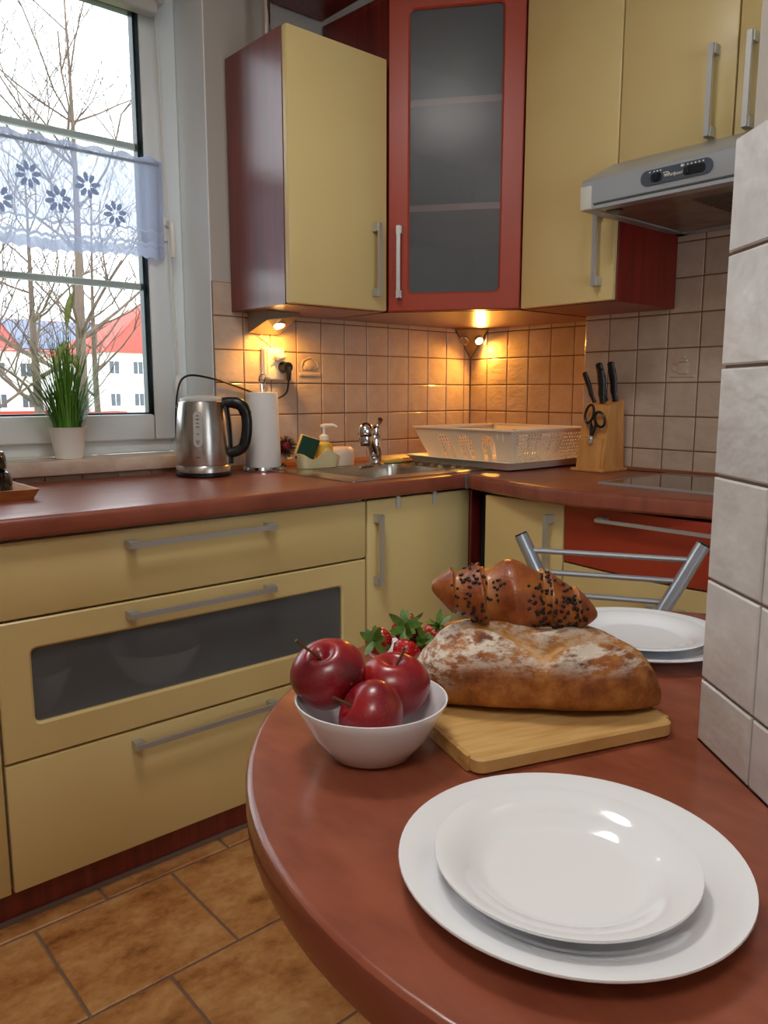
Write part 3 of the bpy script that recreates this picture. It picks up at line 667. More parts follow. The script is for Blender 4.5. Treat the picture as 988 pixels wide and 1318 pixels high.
# ------------------------------------------------------------------ sink, tap, hob
tb = thing('kitchen_sink', 'inset stainless steel sink with ribbed drainer', 'sink', (-.65, -.3, ZC))
mb = MB(); zr = ZC+.004
outer = rrect(-1.0, -.30, -.525, -.105, .012, 5); o2 = rrect(-.996, -.304, -.521, -.109, .012, 5); hole = rrect(-.905, -.545, -.455, -.185, .045, 5)
mb.rings([[(x, y, ZC+.0005) for x, y in outer], [(x, y, zr-.001) for x, y in outer], [(x, y, zr) for x, y in o2], [(x, y, zr-.0015) for x, y in hole],
          [(x*.985-.0109, y*.97-.0096, zr-.02) for x, y in hole], [(x*.95-.036, y*.93-.0224, zr-.14) for x, y in hole], [(x*.88-.087, y*.8-.064, zr-.152) for x, y in hole]], False, True)
mb.build('sink_top', SINKSTEEL, tb, ang=50)
for i in range(7):
    y = -.175 - .047*i; MB().prism([(y-.012, zr-.002), (y-.006, zr+.004), (y+.006, zr+.004), (y+.012, zr-.002)], -.50+.01*(i % 2), -.33, 0).build('drainer_rib', SINKSTEEL, tb)
disc((-.725, -.32, zr-.1515), (0, 0, 1), .035, .004).build('drain_strainer', CHROME, tb)

tb = thing('kitchen_tap', 'chrome mixer tap with pull-out spray head at the sink', 'tap', (-.645, -.20, zr))
tx, ty = -.645, -.205
MB().lathe([(.03, 0), (.03, .006), (.022, .012), (.021, .05), (.0225, .055), (.0225, .085), (.018, .1), (0, .104)], (tx, ty, zr), 28).build('tap_body', CHROME, tb)
hd = Vector((-.765, -.30, .985))
MB().tube(catmull([(tx, ty, zr+.03), (tx-.035, ty-.03, zr+.06), (tx-.085, ty-.065, zr+.10), hd+Vector((.008, .006, 0))], 6), [.015]*6+[.0145]*6+[.016]*7, 16).build('spout', CHROME, tb)
mb = MB(); mb.sphere(hd, .026, 18, 12, (1, 1, 1.08)); mb.lathe([(.017, -.045), (.02, -.04), (.021, -.012), (.018, 0)], hd, 20); mb.build('spray_head', CHROME, tb)
mb = MB(); mb.lathe([(.018, .1), (.02, .106), (.019, .122), (.008, .13), (0, .131)], (tx, ty, zr), 20); mb.tube([(tx, ty, zr+.118), (tx+.012, ty-.004, zr+.135), (tx+.006, ty-.02, zr+.15)], [.008, .007, .009], 10); mb.build('tap_lever', CHROME, tb)
tag(box('sponge_cloth', (-.575, -.178, zr), (-.49, -.148, zr+.014), plain('yellow_cellulose', S(246, 206, 110), .85), None, .004, 2), 'folded pale yellow sponge cloth behind the tap', 'cloth')

tb = thing('induction_hob', 'black glass hob with a light metal edge in the bowed worktop', 'hob', (-.35, -1.25, ZC))
MB().prism(rrect(-.512, -.165, -1.53, -.972, .004, 2), ZC+.0004, ZC+.005).build('glass_top', HOBGLASS, tb)
mb = MB(); mb.box((-.517, -1.53, ZC+.0003), (-.512, -.968, ZC+.0065)); mb.build('front_edge', ALU, tb)
mb = MB(); mb.box((-.512, -.972, ZC+.0003), (-.165, -.969, ZC+.006)); mb.box((-.165, -1.53, ZC+.0003), (-.162, -.969, ZC+.006)); mb.build('frame_edge', ALU, tb)

# ------------------------------------------------------------------ things on the left worktop
KX, KY = -1.206, -.092
tb = thing('electric_kettle', 'brushed steel electric kettle with black handle and a water window', 'kettle', (KX, KY, ZC))
MB().lathe([(.0765, .001), (.0785, .003), (.0785, .010), (.076, .012)], (KX, KY, ZC), 48).build('power_base', BLACKPL, tb)
MB().lathe([(.0765, .012), (.0785, .014), (.0782, .030), (.0765, .033)], (KX, KY, ZC), 48).build('foot_ring', STEEL, tb)
MB().lathe([(.0762, .0335), (.0768, .037), (.076, .10), (.0715, .165), (.0655, .205), (.0635, .214), (.060, .2165)], (KX, KY, ZC), 56).build('kettle_body', STEEL, tb)
MB().lathe([(.0605, .2155), (.06, .222), (.052, .228), (.02, .232), (0, .2325)], (KX, KY, ZC), 40).build('lid', GREYPL, tb)
kd = Vector((.80, -.60, 0)).normalized()        # handle side
def kp(a, z): return Vector((KX, KY, ZC+z)) + kd*a
mb = MB(); mb.tube(catmull([kp(.052, .208), kp(.082, .212), kp(.112, .204), kp(.126, .175), kp(.127, .13), kp(.118, .088), kp(.098, .072), kp(.07, .066)], 6), [.013]*8+[.014]*10+[.0125]*25, 14, flat=1.25)
mb.build('handle', BLACKPL, tb)
mb = MB(); mb.tube([kp(.066, .205), kp(.072, .15), kp(.074, .10), kp(.0755, .035)], .0095, 12, flat=1.3); mb.build('handle_spine', BLACKPL, tb)
va = Vector((-.62, -.79, 0)).normalized(); vu = Vector((.79, -.62, 0))
def krad(z): return .0768 - (max(0, z-.1)*.075 if z < .165 else .0049+(z-.165)*.15)
mb = MB(); rs = []
for d in (0, .0025):
    ring = []
    for a, z in rrect(-.0125, .0125, .088, .188, .0124, 6):
        rr = krad(z)+d+.0004; th = a/rr
        ring.append(Vector((KX, KY, ZC+z)) + (va*cos(th)+vu*sin(th))*rr)
    rs.append(ring)
mb.rings(rs, False, True); wwin = mb.build('water_window', SCREENPL, tb)
mb = MB()
for z, wd_ in ((.176, .006), (.166, .009), (.155, .006), (.145, .009), (.125, .006), (.105, .009), (.099, .006)):
    mb.tube([Vector((KX, KY, ZC+z)) + va*cos(a_)*(krad(z)+.0035) + vu*sin(a_)*(krad(z)+.0035) for a_ in (-wd_/.15, 0, wd_/.15)], .0011, 4)
mb.build('level_marks', plain('grey_print', S(84, 84, 88), .5), wwin)
mb = MB()
for k in range(6):
    a_ = -.08+.028*k; mb.tube([Vector((KX, KY, ZC+z)) + (va*cos(a_)+vu*sin(a_))*.0771 for z in (.0565, .0605)], .0007, 4)
mb.build('maker_mark', BLACKPL, tb)
mb = MB(); sp_ = Vector((-.80, .60, 0)); mb.tube([Vector((KX, KY, ZC+.196))+sp_*.05, Vector((KX, KY, ZC+.208))+sp_*.067], [.016, .012], 12); mb.build('spout', STEEL, tb)
mb = MB(); mb.tube(catmull([(-1.24, -.01, ZC+.012), (-1.238, .01, .98), (-1.232, .005, 1.10), (-1.205, -.005, 1.150), (-1.12, -.01, 1.143), (-1.03, -.008, 1.118), (-.955, -.008, 1.093), (-.905, -.012, 1.082), (-.872, -.03, 1.10), (-.868, -.04, 1.135), (-.872, -.046, 1.165)], 8), .0032, 7); mb.build('power_cord', BLACKPL, tb)
mb = MB(); mb.tube([(-.8725, -.018, 1.182), (-.8725, -.05, 1.182)], [.0185, .016], 16); mb.tube([(-.8725, -.045, 1.182), (-.871, -.047, 1.16), (-.869, -.043, 1.14)], [.011, .009, .006], 10); mb.build('power_plug', BLACKPL, tb)

tb = thing('wall_socket', 'white double wall socket on the tiles below the wedge light', 'socket', (-.90, 0, 1.2))
mb = MB(); mb.box((-.945, -.013, 1.143), (-.862, -.0005, 1.243), .004, 2); mb.build('socket_plate', WHITEPL, tb)
mb = MB(); mb.box((-.943, -.022, 1.146), (-.938, -.012, 1.24), .002); mb.box((-.932, -.024, 1.146), (-.922, -.012, 1.24), .003); mb.build('side_ridges', WHITEPL, tb)
for z in (1.219, 1.182):
    mb = MB(); mb.tube([(-.8725 if z < 1.2 else -.893, -.012, z), (-.8725 if z < 1.2 else -.893, -.018, z)], .021, 20); mb.build('socket_insert', WHITEPL, tb)
tb = thing('lamp_plug', 'flat white plug in the upper socket with the thin lamp cable', 'plug', (-.893, -.018, 1.219))
mb = MB(); mb.tube([(-.893, -.0185, 1.219), (-.893, -.036, 1.217)], [.0185, .014], 16); mb.box((-.905, -.052, 1.206), (-.881, -.03, 1.222), .005, 2); mb.build('plug_body', WHITEPL, tb)

RX, RY = -.99, -.075
tb = thing('paper_towel_holder', 'chrome paper towel holder with a wire loop on top', 'holder', (RX, RY, ZC))
MB().lathe([(0, .0003), (.064, .0003), (.0665, .006), (.064, .0135), (.06, .0145), (.056, .0105), (0, .0105)], (RX, RY, ZC), 40).build('base_plate', CHROME, tb)
mb = MB(); mb.tube(catmull([(RX, RY, ZC+.01), (RX, RY, 1.105), (RX-.006, RY, 1.13), (RX-.011, RY-.004, 1.148), (RX, RY-.006, 1.158), (RX+.011, RY-.004, 1.148), (RX+.008, RY, 1.128), (RX+.003, RY, 1.11)], 6), .0032, 8); mb.build('post_loop', CHROME, tb)
mb = MB(); mb.tube(catmull([(RX+.058, RY-.02, ZC+.009), (RX+.061, RY-.022, ZC+.016), (RX+.064, RY-.022, ZC+.009)], 4), .006, 8); mb.build('tear_stop', BLACKPL, tb)
tb = thing('paper_towel_roll', 'white paper towel roll on the chrome holder behind the kettle', 'paper roll', (RX, RY, ZC+.011))
mb = MB(); mb.lathe([(.02, 0), (.0535, 0), (.0545, .005), (.051, .12), (.0475, .225), (.0465, .229), (.02, .23), (.02, 0)], (RX, RY, ZC+.0115), 40); mb.build('roll', PAPER, tb)

tb = thing('dish_brush', 'round dark-bristled dish brush with a red core beside the paper towel', 'brush', (-.905, -.075, .935))
MB().sphere((-.907, -.075, .932), .017, 14, 10).build('brush_core', plain('magenta_core', S(168, 32, 62), .5), tb)
mb = MB(); rnd = random.Random(3)
for i in range(230):
    z = 1-2*(i+.5)/230; a = i*2.39996; d = Vector((sqrt(1-z*z)*cos(a), sqrt(1-z*z)*sin(a), z)); L = .034+rnd.random()*.004
    d2 = (d + Vector((rnd.uniform(-.1, .1), rnd.uniform(-.1, .1), rnd.uniform(-.1, .1)))).normalized(); c0 = Vector((-.907, -.075, .932))
    mb.tube([c0+d*.015, c0+d2*L], [.0012, .0007], 3)
mb.build('bristles', plain('bristle_black', S(30, 24, 30), .5), tb, kind='stuff')
MB().tube([(-.905, -.068, .915), (-.895, -.06, .89), (-.87, -.05, ZC+.03)], .006, 8).build('brush_handle', WHITEPL, tb)

tb = thing('sink_caddy', 'pale wavy-edged plastic sink tidy on the back edge of the sink', 'caddy', (-.81, -.13, ZC+.005))
def caddy_h(s_): return .038 + .012*cos(s_*2*pi*1.5+.6) + .012*s_
mb = MB(); zc0 = zr
ringo, ringi, rb, rbi = [], [], [], []
for i in range(64):
    a = 2*pi*i/64; ca, sa = cos(a), sin(a)
    ex = (abs(ca)**.55)*(1 if ca > 0 else -1); ey = (abs(sa)**.55)*(1 if sa > 0 else -1)
    x, y = -.828+.078*ex, -.135+.036*ey; h = caddy_h((ex+1)/2)
    rb.append((-.828+.068*ex, -.135+.030*ey, zc0)); ringo.append((x, y, zc0+h)); ringi.append((-.828+.0755*ex, -.135+.0335*ey, zc0+h)); rbi.append((-.828+.066*ex, -.135+.028*ey, zc0+.004))
mb.rings([rb, ringo, ringi, rbi], True, True); mb.build('tidy_tray', plain('pale_yellow_plastic', S(250, 230, 176), .3), tb)
mb = MB(); mb.lathe([(.0, .0), (.042, 0), (.046, .035), (.044, .05), (.034, .060), (.0, .062)], (-.722, -.12, zc0), 28, 1.15, .8); mb.build('soap_dish', plain('peach_plastic', S(246, 214, 186), .35), tb)
tb = thing('dish_sponge', 'green and cream scouring sponge leaning in the sink tidy', 'sponge', (-.865, -.13, .90))
Mt = Matrix.Translation((-.868, -.140, .926)) @ Matrix.Rotation(radians(20), 4, Vector((.66, .75, 0))) @ Matrix.Rotation(radians(-102), 4, 'Z')
MB().box((-.024, -.03, -.038), (-.006, .03, .038), .003, 2).xf(Mt).build('foam', plain('sponge_foam', S(226, 206, 140), .9, bmp=(160, .5, .002)), tb)
MB().box((-.006, -.03, -.038), (.004, .03, .038), .002, 2).xf(Mt).build('scouring_pad', plain('scouring_green', S(32, 72, 52), .95, bmp=(240, .6, .002)), tb)
tb = thing('soap_dispenser', 'pump bottle of yellow soap standing in the sink tidy', 'soap bottle', (-.80, -.13, .87))
YS = plain('yellow_soap', S(244, 202, 84), .15, Transmission_Weight=.25)
MB().lathe([(.026, .004), (.029, .008), (.029, .062), (.025, .074), (.012, .082), (.012, .088)], (-.80, -.135, zr), 28).build('bottle', YS, tb)
mb = MB(); mb.lathe([(.0145, .086), (.0145, .1), (.006, .104), (.0045, .108), (.0045, .126), (.011, .128), (.011, .135), (0, .138)], (-.80, -.135, zr), 20); mb.tube([(-.80, -.135, zr+.132), (-.775, -.15, zr+.133), (-.764, -.157, zr+.127)], [.006, .005, .004], 8); mb.build('pump', WHITEPL, tb)

# dish rack in the corner
RKZ = ZC+.022
tb = thing('drip_tray', 'shallow cream plastic tray under the dish rack', 'tray', (-.22, -.41, ZC))
mb = MB(); tz0 = ZC+.0055
rs = []
for d, z in ((.012, 0), (.006, .010), (-.006, .021), (-.008, .023), (-.007, .0255), (.004, .0245), (.022, .006), (.03, .004)): rs.append([(x, y, tz0+z) for x, y in rrect(-.47+d, -.0+0-.02-d, -.628+d, -.165-d, .03, 5)])
mb.rings(rs); mb.build('tray_body', CREAMPL, tb)
tb = thing('dish_rack', 'cream plastic dish rack with arched openings in the tiled corner', 'dish rack', (-.22, -.41, ZC+.01))
bz, tz_ = tz0+.0045, tz0+.120
X0, X1, Y0, Y1 = -.452, -.035, -.618, -.185; ins = .052
def wall_pt(side, s_, k, d=0):
    """side walls leaning outwards: s_ 0..1 along, k 0..1 up, d outward offset"""
    e = ins*(1-k)
    x0, x1, y0, y1 = X0+e, X1-e, Y0+e*.7, Y1-e*.7; z = bz+(tz_-bz)*k
    if side == 'w': return (x0-d, y1+(y0-y1)*s_, z)
    if side == 'e': return (x1+d, y0+(y1-y0)*s_, z)
    if side == 's': return (x0+(x1-x0)*s_, y0-d, z)
    return (x1+(x0-x1)*s_, y1+d, z)
def panel(mb, side, s0, s1, k0, k1, th=.0025):
    a = [(s0, k0), (s1, k0), (s1, k1), (s0, k1)]
    mb.rings([[wall_pt(side, s_, k, 0) for s_, k in a], [wall_pt(side, s_, k, th) for s_, k in a]])
for side in ('w', 'e'):
    mb = MB(); ops = [(.22, .36), (.45, .59), (.69, .83)]
    panel(mb, side, 0, 1, 0, .12); panel(mb, side, 0, 1, .84, 1); pr_ = 0
    for a, b_ in ops: panel(mb, side, pr_, a, .12, .84); pr_ = b_
    panel(mb, side, pr_, 1, .12, .84)
    for a, b_ in ops:                           # arch heads and the tongue inside each opening
        n_ = 6
        for i in range(n_):
            t0, t1 = i/n_, (i+1)/n_; f_ = lambda t_: .84-.16*(1-sqrt(max(0, 1-(2*t_-1)**2)))
            P4 = [(a+(b_-a)*t0, f_(t0)), (a+(b_-a)*t1, f_(t1)), (a+(b_-a)*t1, .85), (a+(b_-a)*t0, .85)]
            mb.rings([[wall_pt(side, s_, k, 0) for s_, k in P4], [wall_pt(side, s_, k, .0025) for s_, k in P4]])
        panel(mb, side, a+(b_-a)*.34, b_-(b_-a)*.34, .12, .56)
    for s_ in (.86, .91): panel(mb, side, s_-.008, s_+.008, .9, .72, .006)
    mb.build('side_wall', CREAMPL, tb)
for side in ('s', 'n'):
    mb = MB(); panel(mb, side, 0, .03, 0, 1); panel(mb, side, .97, 1, 0, 1); panel(mb, side, 0, 1, .9, 1); panel(mb, side, 0, 1, 0, .06)
    for i in range(26): panel(mb, side, .03+.036*i, .03+.036*i+.019, .05, .92, .002)
    for k in range(9): panel(mb, side, .02, .98, .08+.1*k, .08+.1*k+.045, .0015)
    mb.build('lattice_wall', CREAMPL, tb)
mb = MB(); rs = []
for d, z in ((-.002, -.004), (.006, -.004), (.007, 0), (.005, .002), (-.002, .002)): rs.append([(x, y, tz_+z) for x, y in rrect(X0-d, X1+d, Y0-d, Y1+d, .012, 4)])
rs.append(rs[0]); mb.rings(rs, False, False); mb.build('rim', CREAMPL, tb)
mb = MB()
for i in range(9): mb.box((X0+.055+.038*i, Y0+.036, bz), (X0+.066+.038*i, Y1-.036, bz+.003))
for i in range(6): mb.box((X0+ins, Y0+.05+.062*i, bz), (X1-ins, Y0+.06+.062*i, bz+.0035))
mb.build('bottom_grid', CREAMPL, tb)

# knife block, knives, scissors
tb = thing('knife_block', 'beech knife block standing on the worktop by the hob', 'knife block', (-.19, -.755, ZC))
box('foot_plate', (-.265, -.815, ZC+.0002), (-.128, -.700, ZC+.010), BEECH, tb, .002)
MB().prism([(-.250, ZC+.010), (-.135, ZC+.010), (-.150, 1.082), (-.222, 1.064)], -.806, -.712, 1).build('block_body', BEECH, tb)
MB().prism([(-.258, ZC+.010), (-.240, ZC+.010), (-.226, .972), (-.250, .962)], -.800, -.716, 1).build('front_step', BEECH, tb)
def knife(name, label, base, tip, r, cat='knife', hook=0):
    q = thing(name, label, cat, base, 'knives in the beech block'); b_, t_ = Vector(base), Vector(tip); d = (t_-b_).normalized(); s_ = Vector((0, 1, 0)); L = (t_-b_).length
    P = [b_, b_+d*L*.06, b_+d*L*.25+s_*.002, b_+d*L*.55-s_*.001, b_+d*L*.85+s_*.002*hook, t_+s_*.003*hook]
    MB().tube(catmull(P, 4), [r*.9]*4+[r*.78]*4+[r*.95]*4+[r*1.08]*4+[r]*4+[r*.62], 12, flat=.6).build('handle', BLACKPL, q)
    mb = MB(); mb.tube([b_-d*.03, b_+d*.004], r*.5, 8, flat=.3); mb.build('blade', STEEL, q)
knife('kitchen_knife', 'thin straight black knife handle at the corner side of the block', (-.190, -.728, 1.072), (-.196, -.690, 1.166), .0085)
knife('kitchen_knife', 'black knife handle with a hooked end behind the middle of the block', (-.168, -.752, 1.076), (-.185, -.736, 1.194), .0125, hook=1)
knife('kitchen_knife', 'thick black knife handle in the front middle slot above the scissors', (-.200, -.764, 1.07), (-.208, -.756, 1.175), .0125)
knife('kitchen_knife', 'long black knife handle in the slot nearest the hob', (-.175, -.792, 1.076), (-.188, -.780, 1.196), .012, hook=1)
tb = thing('kitchen_scissors', 'black-handled scissors hanging on the front of the knife block', 'scissors', (-.25, -.76, 1.0))
def scp(y, z): return (-.2545+.17*(z-.97)*.5+.0, y, z)
def loop(yc, zc_, ry, rz, ti): return [scp(yc+ry*cos(a)*cos(ti)-rz*sin(a)*sin(ti), zc_+ry*cos(a)*sin(ti)+rz*sin(a)*cos(ti)) for a in [2*pi*i/16 for i in range(17)]]
MB().tube(loop(-.751, 1.038, .0145, .028, .18), .0042, 8).build('finger_loop', BLACKPL, tb); MB().tube(loop(-.789, 1.022, .0165, .024, -.5), .0042, 8).build('finger_loop', BLACKPL, tb)
mb = MB(); mb.tube([scp(-.757, 1.012), scp(-.765, .985), scp(-.764, .965)], [.005, .007, .006], 8); mb.tube([scp(-.778, 1.005), scp(-.768, .985), scp(-.764, .97)], [.005, .007, .006], 8); mb.build('shank', BLACKPL, tb)
mb = MB(); mb.tube([scp(-.7635, .972), scp(-.7635, .948)], .007, 8); mb.sphere(scp(-.7635, .963), .0075, 10, 8); mb.build('pivot', STEEL, tb)

# left end of the worktop: tray with two stacked black cups
tb = thing('wooden_tray', 'oak serving tray holding black cups at the end of the worktop', 'tray', (-1.93, -.18, ZC))
mb = MB(); rs = []
for d, z in ((.008, 0), (-.004, .024), (.003, .024), (.014, .008)): rs.append([(x, y, ZC+.0005+z) for x, y in rrect(-2.15-d*-1, -1.742-d, -.315+d, -.035-d, .004, 2)])
mb.rings(rs); mb.build('tray_body', TRAYW, tb); box('tray_floor', (-2.13, -.298, ZC+.0088), (-1.758, -.052, ZC+.0098), TRAYIN, tb)
for z, r, h, lab in ((ZC+.0105, .056, .052, 'black glazed cup upside down on the oak tray, lower of the stacked two'), (ZC+.063, .046, .046, 'black glazed cup upside down on top of another on the tray')):
    c0 = Vector((-1.818, -.19, z)); tb = thing('black_cup', lab, 'cup', c0, 'black cups on the tray')
    MB().lathe([(r*.93, 0), (r, .002), (r*1.0, h*.6), (r*.9, h*.88), (r*.7, h), (0, h)], c0, 32).build('cup_body', BLACKCER, tb)
    hd_ = Vector((.1, -1, 0)).normalized(); MB().tube(catmull([c0+hd_*r*.95+Vector((0, 0, h*.75)), c0+hd_*(r+.016)+Vector((0, 0, h*.72)), c0+hd_*(r+.02)+Vector((0, 0, h*.45)), c0+hd_*(r+.012)+Vector((0, 0, h*.22)), c0+hd_*r*.96+Vector((0, 0, h*.2))], 5), .0048, 8).build('cup_handle', BLACKCER, tb)

# potted grass on the sill
PX, PY, PZ = -1.531, .075, .918
tb = thing('potted_grass', 'artificial green grass with plumes in a white pot on the sill', 'plant', (PX, PY, PZ))
MB().lathe([(0, 0), (.033, 0), (.036, .003), (.042, .04), (.0485, .086), (.0505, .089), (.048, .089), (.044, .07), (0, .068)], (PX, PY, PZ), 40).build('pot', WHITEPL, tb)
LEAF = plain('grass_green', S(96, 148, 44), .5, var=(S(60, 112, 30), 30, 3, (1, 1, .2)))
mb = MB(); rnd = random.Random(11)
def blade(mb, p, a, lean, L, wd, droop):
    d = Vector((cos(a), sin(a)*.55, 0)); sd = Vector((-sin(a), cos(a), 0)); prev = None; n_ = 7
    for i in range(n_+1):
        t_ = i/n_; q = Vector(p) + d*(lean*L*t_**1.6 + droop*L*t_**3) + Vector((0, 0, L*(t_ - (lean*.28)*t_**2 - droop*.75*t_**3)))
        w_ = wd*(1-t_**1.8)+.0003; v = (mb.bm.verts.new(q-sd*w_), mb.bm.verts.new(q+sd*w_))
        if prev: mb.bm.faces.new((prev[0], prev[1], v[1], v[0]))
        prev = v
for i in range(230):
    a = rnd.uniform(0, 2*pi); rr = .036*sqrt(rnd.random()); ln = rnd.uniform(.02, .42)*(1 if rnd.random() < .8 else 1.6)
    blade(mb, (PX+rr*cos(a), PY+rr*sin(a)*.9, PZ+.06), a if rnd.random() < .8 else rnd.uniform(0, 6.28), ln, rnd.uniform(.15, .34), rnd.uniform(.0011, .0021), 0)
for i in range(95):
    a = rnd.choice((0, pi)) + rnd.uniform(-.7, .7); blade(mb, (PX+.03*cos(a), PY+.02*sin(a), PZ+.065), a, rnd.uniform(.35, .8), rnd.uniform(.16, .29), .0013, rnd.uniform(0, .25))
for a, L in ((-.15, .30), (-.5, .16), (3.3, .2)): blade(mb, (PX+.035*cos(a), PY-.02, PZ+.075), a, .75, L, .0015, .15)
mb.build('grass_blades', LEAF, tb, ang=180, kind='stuff')
PLUME = plain('plume_green', S(150, 176, 92), .8, var=(S(196, 206, 140), 60, 3, (1, 1, 1)))
for pts, sl in (([(PX-.01, PY-.01, 1.09), (PX+.002, PY-.015, 1.22), (PX+.008, PY-.015, 1.275), (PX+.014, PY-.015, 1.32), (PX+.026, PY-.015, 1.365)], .55), ([(PX-.015, PY-.02, 1.05), (PX-.03, PY-.02, 1.14), (PX-.024, PY-.02, 1.185), (PX-.012, PY-.02, 1.215), (PX+.006, PY-.02, 1.232)], .4), ([(PX-.008, PY-.025, 1.06), (PX-.006, PY-.025, 1.15), (PX+.004, PY-.025, 1.186), (PX+.02, PY-.025, 1.186), (PX+.032, PY-.025, 1.158)], .35)):
    P = catmull(pts, 8); n_ = len(P); k0 = int(n_*sl); rr = [.0012]*k0 + [.0085*sin(pi*min(1, (i-k0+1)/(n_-k0)*.93))**.6+.0008 for i in range(k0, n_)]
    mb = MB(); mb.tube(P, rr, 8)
    for i in range(k0, n_):
        for k in range(9):
            a = rnd.uniform(0, 6.28); d = Vector((cos(a), sin(a)*.6, .9)).normalized(); mb.tube([P[i], P[i]+d*(rr[i]+.008)], [.0007, .0003], 3)
    mb.build('plume', PLUME, tb)

# ------------------------------------------------------------------ dining table and chair
TC = WC + WA*-.0008 + WN*-.037; TR = .4914; TZT = .752
tb = thing('dining_table', 'round cherry-red laminate table fixed around the tiled wall end', 'table', (TC.x, TC.y, 0))
b_hi, b_lo = .0376, -WT+.037-.0006
def tpos(a, b): q = TC + WA*a + WN*b; return (q.x, q.y)
def tring(r, sl=0):
    a1 = pi - math.asin(b_hi/r); a0 = -pi + math.asin(-b_lo/r)
    P = [tpos(r*cos(a0+(a1-a0)*i/95), r*sin(a0+(a1-a0)*i/95)) for i in range(96)]
    return P + [tpos(.0015, b_hi), tpos(.0015, b_lo)]
mb = MB(); mb.rings([[(x, y, z) for x, y in tring(r)] for r, z in ((TR-.006, TZT-.038), (TR-.001, TZT-.036), (TR, TZT-.03), (TR, TZT-.006), (TR-.0015, TZT-.0025))], True, False)
mb.build('edge_band', TABLE_EDGE, tb, ang=40)
mb = MB(); mb.rings([[(x, y, z) for x, y in tring(r)] for r, z in ((TR-.0015, TZT-.0025), (TR-.004, TZT-.0004), (TR-.007, TZT))], False, True)
mb.build('tabletop', TABLE, tb, ang=40)
for x, y in ((-1.835, -1.628), (-1.22, -1.72)):
    MB().lathe([(.05, .0015), (.05, .006), (.0215, .012), (.0215, TZT-.045), (.045, TZT-.043), (.045, TZT-.0385)], (x, y, 0), 24).build('leg', CHROME, tb)

tb = thing('metal_chair', 'silver tubular chair with three back rods at the far side of the table', 'chair', (-.95, -1.28, 0))
LT, RT = Vector((-.955, -1.065, .79)), Vector((-.764, -1.39, .79)); cs = (RT-LT).normalized(); cfw = Vector((-.864, -.505, 0)); mid = (LT+RT)/2
def cpt(s_, z, f_=0): return Vector((mid.x, mid.y, z)) + cs*s_ + cfw*f_
hw = (RT-LT).length/2
uprights = []
for sg in (-1, 1):
    P = catmull([cpt(sg*hw, .79), cpt(sg*(hw-.045), .70, .006), cpt(sg*(hw-.088), .61, .012), cpt(sg*.085, .53, .02), cpt(sg*.078, .45, .03), cpt(sg*.09, .40, .06)], 8)
    MB().tube(P, .0195, 16, flat=.75).build('back_upright', CHAIRMETAL, tb)
    d = (P[0]-P[1]).normalized(); MB().tube([P[0]-d*.002, P[0]+d*.003], .0175, 16, flat=.75).build('tube_cap', BLACKPL, tb)
for z in (.757, .710, .662):
    s_ = hw - (.79-z)*.5; MB().tube([cpt(-s_+.008, z, .004), cpt(0, z-.002, -.006), cpt(s_-.008, z, .004)], .0062, 10).build('back_rod', CHAIRMETAL, tb)
sc0 = cpt(0, .45, .22)
MB().lathe([(0, -.02), (.17, -.02), (.185, -.008), (.18, .014), (.15, .022), (0, .026)], sc0, 36).build('seat', plain('chair_seat_red', S(122, 48, 36), .5), tb)
for sx_, fy_ in ((-1, 1), (1, 1), (-1, -1), (1, -1)):
    a = sc0 + cs*(.12*sx_) + cfw*(.11*fy_) + Vector((0, 0, -.02)); b_ = sc0 + cs*(.17*sx_) + cfw*(.16*fy_); b_.z = .004
    MB().tube([a, a*.6+b_*.4+Vector((0, 0, .0)), b_], .0115, 12).build('leg', CHAIRMETAL, tb)

# plates
def plate(name, label, c, r, h, group=None):
    q = thing(name, label, 'plate', c, group); k = r
    MB().lathe([(0, 0), (k*.60, 0), (k*.66, .002), (k*.74, h*.42), (k*.9, h*.78), (k*.995, h-.001), (k, h), (k*.996, h+.0012), (k*.985, h+.0012), (k*.9, h*.78+.0032), (k*.745, h*.42+.0036), (k*.665, .0042), (k*.58, .003), (0, .003)], c, 80).build('plate_body', PORC, q, ang=60)
ZT = TZT+.0006
plate('dinner_plate', 'large white dinner plate under the small plate at the near table edge', (-1.872, -1.851, ZT), .1235, .019)
plate('dessert_plate', 'small white plate stacked on the dinner plate at the near table edge', (-1.884, -1.855, ZT+.0095), .0915, .0185)
plate('dinner_plate', 'large white dinner plate behind the bread, in front of the chair', (-1.352, -1.594, ZT), .1255, .019)
plate('dessert_plate', 'small white plate stacked on the plate behind the bread', (-1.352, -1.594, ZT+.0095), .0935, .0135)

# bowl and apples
BC = Vector((-1.846, -1.600, ZT))
tb = thing('fruit_bowl', 'white glass bowl holding three red apples', 'bowl', BC)
MB().lathe([(0, 0), (.036, 0), (.042, .003), (.058, .024), (.070, .047), (.0742, .0555), (.0742, .057), (.0725, .057), (.0685, .049), (.056, .026), (.04, .0055), (0, .004)], BC, 72).build('bowl_body', PORC, tb, ang=60)
M, t, b, out = nodes('red_apple_skin'); setin(b, Roughness=.3, Coat_Weight=.2, Coat_Roughness=.12)
n = noise_node(t, 26, 6, (1, 1, .25), rnd=1); n2 = noise_node(t, 14, 2, (1, 1, 1), rnd=1)
r = ramp(t, n.outputs['Fac'], [(.3, S(92, 6, 20)), (.55, S(142, 16, 30)), (.8, S(180, 46, 38))])
r2 = ramp(t, n2.outputs['Fac'], [(.62, (0, 0, 0, 1)), (.8, (.5, .5, .5, 1))])
vo = t.nodes.new('ShaderNodeTexVoronoi'); vo.inputs['Scale'].default_value = 330; tcn = t.nodes.new('ShaderNodeTexCoord'); t.links.new(tcn.outputs['Object'], vo.inputs['Vector'])
r3 = ramp(t, vo.outputs['Distance'], [(.13, (1, 1, 1, 1)), (.2, (0, 0, 0, 1))])
